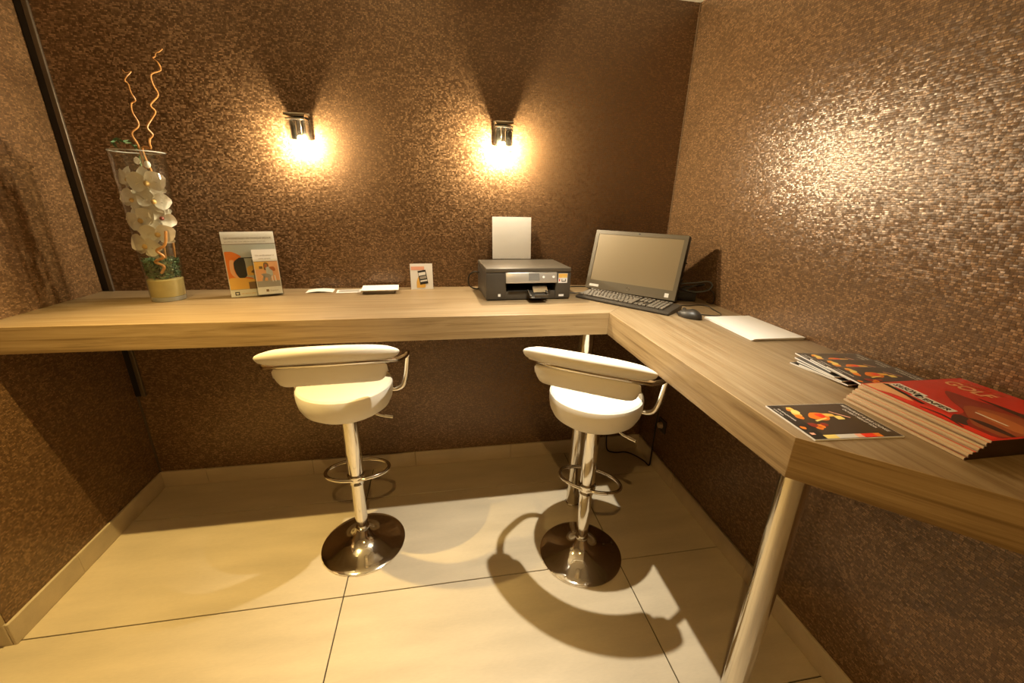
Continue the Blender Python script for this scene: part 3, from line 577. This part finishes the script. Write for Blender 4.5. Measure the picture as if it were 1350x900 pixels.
# output tray with its stop flap
bm = bmesh.new(); pbox(bm, -0.100, 0.105, -0.004, 0.16, 0.044, 0.047); obj('output_slot_floor', bm, M_BLACK, pn, smooth=0)
bm = bmesh.new(); add_box(bm, (0, 0, 0), (0.078, 0.075, 0.004), 0.001); tr = obj('output_tray', bm, M_BLACK2, pn, loc=(0.032, -0.036, 0.034), rot=(R(14), 0, 0), smooth=30)
bm = bmesh.new(); add_box(bm, (0.012, -0.032, 0.006), (0.066, 0.004, 0.018), 0.001); add_box(bm, (-0.040, -0.002, 0.005), (0.006, 0.066, 0.014), 0.001); add_box(bm, (0.048, 0.010, 0.006), (0.008, 0.04, 0.012), 0.001); obj('paper_stop', bm, M_GREYP, tr, smooth=0)
bm = bmesh.new(); add_box(bm, (0.020, 0.035, 0.016), (0.072, 0.05, 0.003), 0.001, rot=Matrix.Rotation(R(28), 3, 'X')); obj('tray_flap', bm, M_STEEL, tr, smooth=0)
sk = bpy.data.objects.new('sticker', None); C.objects.link(sk); sk.parent = pn; sk.location = (hw-0.042, -0.0004, 0.105); sk.rotation_euler = (R(90), 0, 0); sk['label'] = 'orange and white sticker'
bm = bmesh.new(); add_flat(bm, [(-0.023, -0.024), (0.023, -0.024), (0.023, 0.022), (-0.023, 0.022)], 0.0004, 0); add_flat(bm, [(-0.022, 0.001), (0.022, 0.001), (0.022, 0.021), (-0.022, 0.021)], 0.0006, 1)
add_flat(bm, [(-0.006, -0.018), (0.016, -0.018), (0.016, -0.005), (-0.006, -0.005)], 0.0006, 2); add_flat(bm, [(-0.003, -0.014), (0.012, -0.014), (0.012, -0.005), (-0.003, -0.005)], 0.0008, 0)
add_flat(bm, [(-0.019, -0.016), (-0.014, -0.016), (-0.014, -0.004), (-0.019, -0.004)], 0.0006, 3); add_flat(bm, [(-0.004, 0.004), (0.018, 0.004), (0.018, 0.009), (-0.004, 0.009)], 0.0008, 4)
obj('sticker_print', bm, [M_WHITE, M_AMBER, M_INK, M_RED, M_YEL], sk, smooth=0, fix=False)
bm = bmesh.new(); add_box(bm, (hw-0.046, 0.0, 0.020), (0.026, 0.0015, 0.010)); obj('rating_label', bm, M_WHITE, pn, smooth=0)
bm = bmesh.new(); add_box(bm, (-hw+0.064, 0.0, 0.026), (0.012, 0.0015, 0.012)); obj('energy_label', bm, M_WHITE, pn, smooth=0)
bm = bmesh.new(); add_tube(bm, spline([(-hw+0.005, 0.24, 0.095), (-hw-0.030, 0.245, 0.098), (-hw-0.055, 0.25, 0.070), (-hw-0.050, 0.255, 0.025), (-hw-0.015, 0.26, 0.006), (-hw+0.02, 0.295, 0.006)], 6), 0.0035, 8); obj('power_cord', bm, M_BLACK, pn)
sh = thing('blank_sheet', 'blank white sheet standing in the rear feed of the printer', 'paper', (-0.918, -0.034, ZC+0.1560), rot=(R(-6), 0, R(1)))
bm = bmesh.new(); N_ = 10
for sgn in (0, 1):
    pass
prof = [(-0.105+0.21*i/N_, 0.004*math.cos(math.pi*(i/N_-0.5))) for i in range(N_+1)]
f = [[bm.verts.new((x, -y - k*0.0014, z)) for z in (0.0, 0.217)] for k in (0, 1) for x, y in prof]
A_, B_ = f[:N_+1], f[N_+1:]
for i in range(N_):
    bm.faces.new((A_[i][0], A_[i+1][0], A_[i+1][1], A_[i][1])); bm.faces.new((B_[i+1][0], B_[i][0], B_[i][1], B_[i+1][1])); bm.faces.new((A_[i][1], A_[i+1][1], B_[i+1][1], B_[i][1])); bm.faces.new((A_[i+1][0], A_[i][0], B_[i][0], B_[i+1][0]))
bm.faces.new((A_[0][0], A_[0][1], B_[0][1], B_[0][0])); bm.faces.new((A_[N_][1], A_[N_][0], B_[N_][0], B_[N_][1]))
obj('sheet', bm, M_WHITE, sh)

# ------------------------------------------------------------------ all-in-one computer, keyboard, mouse
kdir = math.atan2(-0.382, 0.294)         # along the keyboard, left to right
ux = Vector((math.cos(kdir), math.sin(kdir), 0)); uy = Vector((-math.sin(kdir), math.cos(kdir), 0))   # uy points away from the user
kb = thing('keyboard', 'black full size keyboard in front of the all-in-one computer', 'keyboard', (-0.638, -0.307, ZC+0.0005), kdir)
KL, KD = 0.478, 0.150
bm = bmesh.new(); pr_ = [(0, 0.004), (0.012, 0.0), (KD-0.01, 0.0), (KD, 0.006), (KD, 0.020), (KD-0.008, 0.024), (0.035, 0.016), (0.010, 0.013), (0, 0.009)]
a = [bm.verts.new((0.0, y, z)) for y, z in pr_]; b_ = [bm.verts.new((KL, y, z)) for y, z in pr_]
for i in range(len(pr_)): bm.faces.new((a[i], a[(i+1) % len(pr_)], b_[(i+1) % len(pr_)], b_[i]))
bm.faces.new(a); bm.faces.new(list(reversed(b_)))
bmesh.ops.bevel(bm, geom=[e_ for e_ in bm.edges if abs((e_.verts[0].co-e_.verts[1].co).x) < 1e-6], offset=0.002, segments=1, affect='EDGES')
obj('case', bm, mat('keyboard_plastic', (0.050, 0.041, 0.030), 0.4), kb, smooth=30)
bm = bmesh.new(); pitch_ = 0.0192; rotk = Matrix.Rotation(math.atan2(0.008, KD-0.045), 3, 'X')
def key(x, y, w, d=0.0155): add_box(bm, (x + w*pitch_/2, y, 0.0165 + (y-0.035)*0.076 + 0.0035), (w*pitch_-0.0030, d, 0.008), 0.0015, rot=rotk, segs=1)
for row, (y0, ws) in enumerate([(0.030, [1.25, 1.25, 1.25, 6.25, 1.25, 1.25, 1.25, 1.25]), (0.049, [2.25]+[1]*10+[2.75]), (0.068, [1.75]+[1]*11+[2.25]), (0.087, [1.5]+[1]*12+[1.5]), (0.106, [1]*13+[2]), (0.130, [1]+[0.93]*15)]):
    x = 0.010
    for w in ws: key(x, y0, w, 0.0155 if row < 5 else 0.012); x += w*pitch_
    x = 0.010 + 15.3*pitch_
    for w in ([1, 1, 1] if row in (0, 3, 4, 5) else ([] if row == 2 else [])): key(x, y0, w, 0.0155 if row < 5 else 0.012); x += pitch_
    if row == 1: key(0.010 + 16.3*pitch_, y0, 1)
    x = 0.010 + 18.6*pitch_
    for w in ([2, 1, 1] if row == 0 else [1, 1, 1, 1]): key(x, y0, w, 0.0155 if row < 5 else 0.012); x += w*pitch_
kk = obj('keys', bm, M_KEY, kb, smooth=0); kk['kind'] = 'stuff'

SL = (Vector((-0.519, -0.125, 0)) + Vector((-0.199, -0.475, 0)))/2 + uy*0.004       # middle of the screen foot line
pcx = thing('all_in_one_computer', 'black all-in-one computer with a switched off screen in the counter corner', 'computer', (SL.x, SL.y, ZC+0.0005), kdir+R(4.0))
SW, SH = 0.490, 0.318
scr = bpy.data.objects.new('display_unit', None); C.objects.link(scr); scr.parent = pcx; scr.location = (0, 0, 0.010); scr.rotation_euler = (R(-15), 0, 0)
bm = bmesh.new(); add_box(bm, (0, 0.020, SH/2), (SW, 0.040, SH), 0.010, segs=3); obj('housing', bm, M_BLACK, scr, smooth=40)
bw = 0.022; bb = 0.050
bm = bmesh.new(); zf = -0.0035
for (x0, x1, z0, z1) in ((-SW/2+0.003, SW/2-0.003, SH-bw, SH-0.003), (-SW/2+0.003, SW/2-0.003, 0.003, bb), (-SW/2+0.003, -SW/2+bw, bb, SH-bw), (SW/2-bw, SW/2-0.003, bb, SH-bw)): pbox(bm, x0, x1, zf, 0.004, z0, z1)
obj('bezel', bm, M_BEZEL, scr, smooth=0)
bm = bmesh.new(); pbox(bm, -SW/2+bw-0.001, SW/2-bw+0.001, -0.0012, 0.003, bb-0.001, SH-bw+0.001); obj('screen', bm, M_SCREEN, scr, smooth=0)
bm = bmesh.new(); add_lathe(bm, [(0, 0), (0.0045, 0), (0.0045, 0.001), (0, 0.0012)], (0.0, zf, SH-bw/2), 16, Matrix.Rotation(R(90), 3, 'X')); obj('webcam', bm, M_INK, scr)
bm = bmesh.new(); add_tube(bm, [(0.0085*math.cos(a_*0.2618), zf-0.0005, bb/2+0.002+0.0085*math.sin(a_*0.2618)) for a_ in range(24)], 0.0009, 6, True); obj('round_emblem', bm, M_STEEL, scr)
bm = bmesh.new(); add_box(bm, (-SW/2+0.052, zf-0.0004, 0.021), (0.054, 0.0008, 0.013)); lb = obj('model_label', bm, M_WHITE, scr, smooth=0)
bm = bmesh.new(); add_box(bm, (SW/2-0.046, zf-0.0004, 0.024), (0.020, 0.0008, 0.020)); obj('energy_sticker', bm, M_WHITE, scr, smooth=0)
bm = bmesh.new(); add_box(bm, (0, 0.085, 0.006), (0.26, 0.150, 0.010), 0.003); add_box(bm, (0, 0.100, 0.065), (0.07, 0.02, 0.125), 0.004, rot=None); obj('stand', bm, M_BLACK, pcx, smooth=30)
for zz in (0.110, 0.190):
    bm = bmesh.new(); add_box(bm, (SW/2+0.003, 0.020, zz), (0.007, 0.018, 0.006), 0.001); obj('side_plug', bm, M_GREYP, scr, smooth=0)
pb = bmesh.new(); add_box(pb, (0, 0, 0.022), (0.135, 0.075, 0.044), 0.006); tag(obj('power_brick', pb, M_BLACK, loc=(-0.105, -0.385, ZC+0.0005), rot=(0, 0, R(-30))), 'black power brick on the counter behind the computer screen', 'power adapter')
def cable(name, label, pts, r, mt): bm = bmesh.new(); add_tube(bm, spline(pts, 8), r, 8); return tag(obj(name, bm, mt), label, 'cable')
q = Vector((-0.195, -0.425, 0))
cable('network_cable', 'grey network cable looping out behind the computer, near the right wall', [(-0.195, -0.335, 1.205), (-0.145, -0.395, 1.212), (-0.070, -0.440, 1.225), (-0.030, -0.470, 1.236), (-0.018, -0.490, 1.222), (-0.030, -0.480, 1.195), (-0.075, -0.445, 1.180), (-0.13, -0.390, 1.188), (-0.190, -0.318, 1.192)], 0.0035, M_CABG)
cable('power_cable', 'black cable arching behind the computer above the power brick', [(-0.185, -0.315, 1.185), (-0.140, -0.410, 1.190), (-0.105, -0.440, 1.200), (-0.060, -0.450, 1.218), (-0.030, -0.450, 1.215), (-0.030, -0.40, 1.200), (-0.075, -0.365, 1.190), (-0.105, -0.370, 1.181)], 0.0040, M_BLACK)
cable('wall_cable', 'thin black cable hanging down the right wall beside the computer', [(-0.030, -0.47, 1.200), (-0.014, -0.50, 1.190), (-0.008, -0.510, 1.160), (-0.010, -0.505, 1.136), (-0.016, -0.47, 1.1335)], 0.0025, M_BLACK)
ms = thing('computer_mouse', 'small black computer mouse on the counter beside the keyboard', 'mouse', (-0.263, -0.712, ZC+0.0005), R(28))
bm = bmesh.new(); n, k = 18, 10; rings = []
for i in range(k+1):
    ph = (math.pi/2)*i/k; rr, zz = math.cos(ph), math.sin(ph)
    rings.append([bm.verts.new((0.031*rr*math.cos(2*math.pi*j/n)*(1-0.05*math.sin(2*math.pi*j/n)), 0.054*rr*math.sin(2*math.pi*j/n), 0.006+0.030*zz + (0.004*zz*-math.sin(2*math.pi*j/n)))) for j in range(n)] if i < k else [bm.verts.new((0, 0, 0.036))])
lo = [bm.verts.new((v.co.x*0.94, v.co.y*0.94, 0.0)) for v in rings[0]]
for j in range(n): bm.faces.new((lo[j], lo[(j+1) % n], rings[0][(j+1) % n], rings[0][j]))
bm.faces.new(list(reversed(lo)))
for a, b_ in zip(rings, rings[1:]):
    for j in range(n):
        if len(b_) == 1: bm.faces.new((a[j], a[(j+1) % n], b_[0]))
        else: bm.faces.new((a[j], a[(j+1) % n], b_[(j+1) % n], b_[j]))
obj('shell', bm, M_BLACK2, ms, smooth=60)
bm = bmesh.new(); add_lathe(bm, [(0, -0.004), (0.008, -0.004), (0.009, 0), (0.008, 0.004), (0, 0.004)], (0, 0.028, 0.0285), 16, Matrix.Rotation(R(90), 3, 'Y')); obj('scroll_wheel', bm, M_GREYP, ms)
mi = Matrix.Rotation(R(-28), 3, 'Z')
cpts = [mi @ (Vector(p) - Vector((-0.263, -0.712, ZC+0.0005))) for p in [(-0.285, -0.668, ZC+0.012), (-0.282, -0.650, ZC+0.0035), (-0.24, -0.655, ZC+0.0035), (-0.18, -0.690, ZC+0.0035), (-0.125, -0.712, ZC+0.0035), (-0.092, -0.680, ZC+0.0035), (-0.075, -0.60, ZC+0.0035), (-0.060, -0.54, ZC+0.0035), (-0.095, -0.52, ZC+0.0035), (-0.160, -0.53, ZC+0.0035), (-0.22, -0.50, ZC+0.0035)]]
bm = bmesh.new(); add_tube(bm, spline(cpts, 8), 0.0022, 8); obj('mouse_cord', bm, M_BLACK, ms)
cable('printer_cable', 'thin black cable on the counter between the printer and the keyboard', [(-0.66, -0.10, ZC+0.004), (-0.60, -0.06, ZC+0.004), (-0.52, -0.05, ZC+0.004), (-0.42, -0.09, ZC+0.004)], 0.003, M_BLACK)
cable('keyboard_cable', 'dark thin cord running from the printer toward the keyboard back', [(-0.665, -0.20, ZC+0.003), (-0.61, -0.215, ZC+0.003), (-0.56, -0.20, ZC+0.003), (-0.53, -0.18, ZC+0.003)], 0.0022, M_CABG)

# ------------------------------------------------------------------ paper pad
pp = thing('paper_ream', 'flat stack of blank white A4 paper on the right counter beside the mouse', 'paper', (-0.108, -0.885, ZC+0.0005), R(-2))
for k in range(3):
    bm = bmesh.new(); add_box(bm, (0, 0, 0.0015+0.003*k), (0.206, 0.297, 0.0026)); obj('sheet', bm, M_WHITE, pp, loc=(0.001*(k-1), 0.0015*(1-k), 0), rot=(0, 0, R(0.8*(k-1))), smooth=0)

# ------------------------------------------------------------------ dark leaflets
LWD, LHT, LTK = 0.148, 0.205, 0.0032
def leaflet(o3, rz, label, group, full=True, tilt=0.0):
    lf = thing('menu_leaflet', label, 'leaflet', o3, group=group, rot=(tilt, 0, rz))
    bm = bmesh.new(); add_box(bm, (LWD/2, LHT/2, LTK/2), (LWD, LHT, LTK)); obj('pages', bm, M_WHITE, lf, smooth=0)
    bm = bmesh.new(); z = LTK+0.0002
    add_flat(bm, [(0.001, 0.001), (LWD-0.001, 0.001), (LWD-0.001, LHT-0.001), (0.001, LHT-0.001)], z, 0)
    add_flat(bm, [(0.001, 0.001), (LWD-0.001, 0.001), (LWD-0.001, 0.034), (0.001, 0.034)], z+0.0001, 1)
    cv = [M_COVER, M_COVER2, M_AMBER, M_ORANGE, M_YEL, M_DRED, M_LGREY, M_BRED, M_PINK]
    if full:
        for cx, cy, r_, mi_ in ((0.022, 0.046, 0.010, 2), (0.034, 0.048, 0.011, 4), (0.046, 0.043, 0.011, 2), (0.057, 0.041, 0.010, 3), (0.026, 0.040, 0.007, 3)):
            blob(bm, [(cx+r_*math.cos(a_)*rnd.uniform(0.8, 1.15), cy+0.9*r_*math.sin(a_)*rnd.uniform(0.8, 1.15)) for a_ in [i*1.2566 for i in range(5)]], z+0.0002+0.00004*mi_, mi_)
        blob(bm, [(0.060, 0.062), (0.040, 0.080), (0.044, 0.105), (0.062, 0.110), (0.076, 0.095), (0.072, 0.075)], z+0.0003, 3)
        blob(bm, [(0.048, 0.084), (0.046, 0.100), (0.058, 0.104), (0.064, 0.090)], z+0.0004, 7)
        blob(bm, [(0.046, 0.104), (0.050, 0.128), (0.060, 0.126), (0.060, 0.108)], z+0.0005, 2); blob(bm, [(0.058, 0.124), (0.060, 0.140), (0.074, 0.138), (0.074, 0.122)], z+0.0005, 4)
        add_flat(bm, [(0.074, 0.064), (0.080, 0.064), (0.068, 0.100), (0.065, 0.098)], z+0.0006, 4); add_flat(bm, [(0.036, 0.130), (0.040, 0.129), (0.070, 0.155), (0.067, 0.158)], z+0.0006, 8)
        for cx, cy, r_, mi_ in ((0.092, 0.042, 0.010, 5), (0.098, 0.058, 0.009, 3), (0.092, 0.070, 0.008, 5), (0.104, 0.048, 0.009, 3)):
            blob(bm, [(cx+r_*math.cos(a_), cy+r_*math.sin(a_)*rnd.uniform(0.7, 1.2)) for a_ in [i*1.2566 for i in range(5)]], z+0.0003+0.00005*mi_, mi_)
        blob(bm, [(0.096, 0.008), (0.104, 0.006), (0.108, 0.014), (0.100, 0.018)], z+0.0003, 3); blob(bm, [(0.122, 0.008), (0.130, 0.008), (0.130, 0.018), (0.122, 0.018)], z+0.0003, 8)
        y0, y1 = 0.030, 0.160; cols = [4, 4, 6, 6, 6, 8, 7, 7, 3]
        for i, ci in enumerate(cols): add_flat(bm, [(LWD-0.016, y0+(y1-y0)*i/9), (LWD-0.002, y0+(y1-y0)*i/9), (LWD-0.002, y0+(y1-y0)*(i+1)/9), (LWD-0.016, y0+(y1-y0)*(i+1)/9)], z+0.0003, ci)
    obj('cover_print', bm, cv, lf, smooth=0, fix=False)
    if full:
        text('title_lettering', 'RESTAURANT & BAR LOUNGE', M_WHITE, lf, (0.010, 0.186, z+0.0004), 0.0115, width=0.118); text('title_lettering', 'OUVERT MIDI ET SOIR', M_WHITE, lf, (0.028, 0.173, z+0.0004), 0.0095, width=0.085)
        text('footer_lettering', 'une carte gourmande', M_WHITE, lf, (0.018, 0.016, z+0.0004), 0.0075, width=0.055); text('footer_lettering', 'a toute heure', M_WHITE, lf, (0.018, 0.006, z+0.0004), 0.006, width=0.03)
    return lf
leaflet((-0.548, -1.478, ZC+0.0005), R(-94), 'single dark food leaflet with a colour bar, lying alone on the counter corner', 'dark food leaflets on the counter')
FAN = [(-0.255, -1.235, -82), (-0.250, -1.262, -86), (-0.242, -1.245, -90), (-0.232, -1.225, -95), (-0.208, -1.200, -99), (-0.215, -1.262, -99), (-0.228, -1.328, -99)]
FL = ['dark food leaflet at the bottom of the fan beside the wall', 'dark food leaflet second from the bottom of the fan beside the wall', 'dark food leaflet third from the bottom of the fan beside the wall', 'dark food leaflet in the middle of the fan, its white edge showing',
      'dark food leaflet fanned farthest along the wall, nearest the white paper', 'dark food leaflet in the fan between the far one and the topmost one', 'topmost dark food leaflet of the fan, beside the red magazines']
for k, (x, y, a_) in enumerate(FAN): leaflet((x, y, ZC+0.0005+0.0040*k), R(a_), FL[k], 'fanned dark food leaflets by the wall', full=k >= 4)

# ------------------------------------------------------------------ red golf magazines
GW, GH, GT = 0.252, 0.292, 0.0054
ords = ['bottom', 'second from the bottom', 'third from the bottom', 'fourth from the bottom', 'fifth from the bottom', 'fifth from the top', 'fourth from the top', 'third from the top', 'second from the top']
NG = 9
for k in range(NG+1):
    top = k == NG
    lab = 'red golf magazine with a face on its cover, on top of the stack' if top else 'red magazine %s of the stack on the right counter' % (('at the ' + ords[k]) if k == 0 else ords[k])
    f_ = k/NG
    gx, gy = -0.322 + 0.010*math.sin(2.1*k)*0.3 + 0.012*f_, -1.472 - 0.020*f_
    gm = thing('golf_magazine', lab, 'magazine', (gx, gy, ZC+0.0005+(GT+0.0001)*k), R(-90) + R(rnd.uniform(-0.8, 0.8)) + R(-1.0*f_), 'red golf magazines in a stack')
    bm = bmesh.new(); add_box(bm, (GW/2, GH/2, GT/2), (GW-0.0006, GH-0.0006, GT-0.0005)); obj('pages', bm, M_CREAM, gm, smooth=0)
    bm = bmesh.new(); add_box(bm, (GW/2, GH/2, GT-0.00015), (GW, GH, 0.0003)); add_box(bm, (GW/2, GH/2, 0.00015), (GW, GH, 0.0003)); add_box(bm, (0.0004, GH/2, GT/2), (0.0008, GH, GT))
    if not top:      # the lower copies show only their trimmed page edges at the foot
        for v in bm.verts: v.co.y = max(v.co.y, 0.0045)
    obj('cover', bm, M_RED, gm, smooth=0)
    bm = bmesh.new(); add_box(bm, (GW-0.0001, GH/2, GT/2), (0.0012, GH-0.0002, GT-0.0002)); obj('dark_edge_strip', bm, M_BROWNK, gm, smooth=0)  # dark brown strip along the near side of each copy
    if top:
        bm = bmesh.new(); z = GT+0.0002; mats_ = [M_PEACH, M_WHITE, M_INK, M_SKIN, M_SKIN2, M_BROWNK, M_DRED, M_BRED]
        blob(bm, [(0.004, 0.004), (0.004, 0.055), (0.012, 0.085), (0.030, 0.060), (0.090, 0.030), (0.100, 0.022), (0.060, 0.018), (0.035, 0.004)], z, 0)
        blob(bm, [(0.070, 0.003), (0.10, 0.026), (0.150, 0.036), (0.210, 0.030), (0.247, 0.020), (0.247, 0.003)], z+0.0001, 7)
        blob(bm, [(0.060, 0.165), (0.110, 0.175), (0.180, 0.200), (0.247, 0.205), (0.247, 0.030), (0.200, 0.020), (0.165, 0.040), (0.150, 0.085), (0.100, 0.120)], z+0.0002, 6)
        blob(bm, [(0.130, 0.115), (0.150, 0.150), (0.200, 0.170), (0.247, 0.175), (0.247, 0.045), (0.205, 0.035), (0.175, 0.060)], z+0.0003, 3)
        blob(bm, [(0.150, 0.120), (0.175, 0.135), (0.230, 0.125), (0.247, 0.100), (0.230, 0.085), (0.180, 0.095)], z+0.0004, 4)
        blob(bm, [(0.175, 0.060), (0.200, 0.072), (0.247, 0.064), (0.247, 0.054), (0.205, 0.052)], z+0.0005, 5)
        blob(bm, [(0.102, 0.192), (0.150, 0.196), (0.200, 0.194), (0.247, 0.180), (0.247, 0.160), (0.200, 0.172), (0.150, 0.182)], z+0.0005, 5)
        blob(bm, [(0.166, 0.030), (0.158, 0.052), (0.176, 0.058), (0.185, 0.040), (0.200, 0.020), (0.180, 0.014)], z+0.0005, 5)
        blob(bm, [(0.120, 0.012), (0.160, 0.016), (0.200, 0.004), (0.205, 0.006), (0.160, 0.022), (0.122, 0.016)], z+0.0006, 5)
        add_flat(bm, [(0.156, 0.106), (0.158, 0.101), (0.212, 0.098), (0.214, 0.102)], z+0.0006, 1)
        add_flat(bm, [(0.012, 0.064), (0.080, 0.060), (0.080, 0.088), (0.012, 0.094)], z+0.0006, 1); add_flat(bm, [(0.070, 0.052), (0.150, 0.046), (0.150, 0.070), (0.070, 0.078)], z+0.0006, 1)
        add_flat(bm, [(0.006, 0.052), (0.110, 0.030), (0.112, 0.038), (0.012, 0.062)], z+0.0005, 2)
        obj('cover_print', bm, mats_, gm, smooth=0, fix=False)
        text('title_lettering', 'GOLF', M_PEACH, gm, (0.016, 0.212, z+0.0006), 0.050, width=0.088, bold=0.0011)
        text('title_lettering', 'JOURNAL DU', M_SKIN2, gm, (0.030, 0.258, z+0.0006), 0.014, width=0.075)
        text('headline_lettering', 'SAISON', M_INK, gm, (0.016, 0.069, z+0.0010), 0.024, width=0.050, bold=0.0005, rot=(0, 0, R(-4))); text('headline_lettering', "D'ENFER", M_INK, gm, (0.074, 0.055, z+0.0010), 0.021, width=0.070, bold=0.0005, rot=(0, 0, R(-4)))

# ------------------------------------------------------------------ outlet and floor cable
ol = thing('wall_outlet', 'round wall outlet low on the right wall under the counter', 'outlet', (0, -0.255, 0.315))
bm = bmesh.new(); add_box(bm, (-0.005, 0, 0), (0.009, 0.080, 0.080), 0.003); obj('cover_plate', bm, M_GREYP, ol, smooth=30)
bm = bmesh.new(); add_lathe(bm, [(0, 0), (0.021, 0), (0.019, 0.006), (0.016, 0.020), (0, 0.022)], (-0.0095, 0.004, 0.0), 20, Matrix.Rotation(R(-90), 3, 'Y')); obj('plug', bm, M_CREAM, ol)
cable('floor_cable', 'black power cable hanging from the counter to the floor in the corner', [(-0.020, -0.215, ZC-TH-0.002), (-0.018, -0.215, 0.80), (-0.018, -0.212, 0.50), (-0.020, -0.212, 0.20), (-0.022, -0.215, 0.060), (-0.030, -0.220, 0.006), (-0.040, -0.170, 0.005), (-0.075, -0.100, 0.005), (-0.120, -0.060, 0.005), (-0.190, -0.055, 0.005), (-0.245, -0.050, 0.03), (-0.255, -0.040, 0.12), (-0.250, -0.030, 0.20)], 0.0045, M_BLACK)
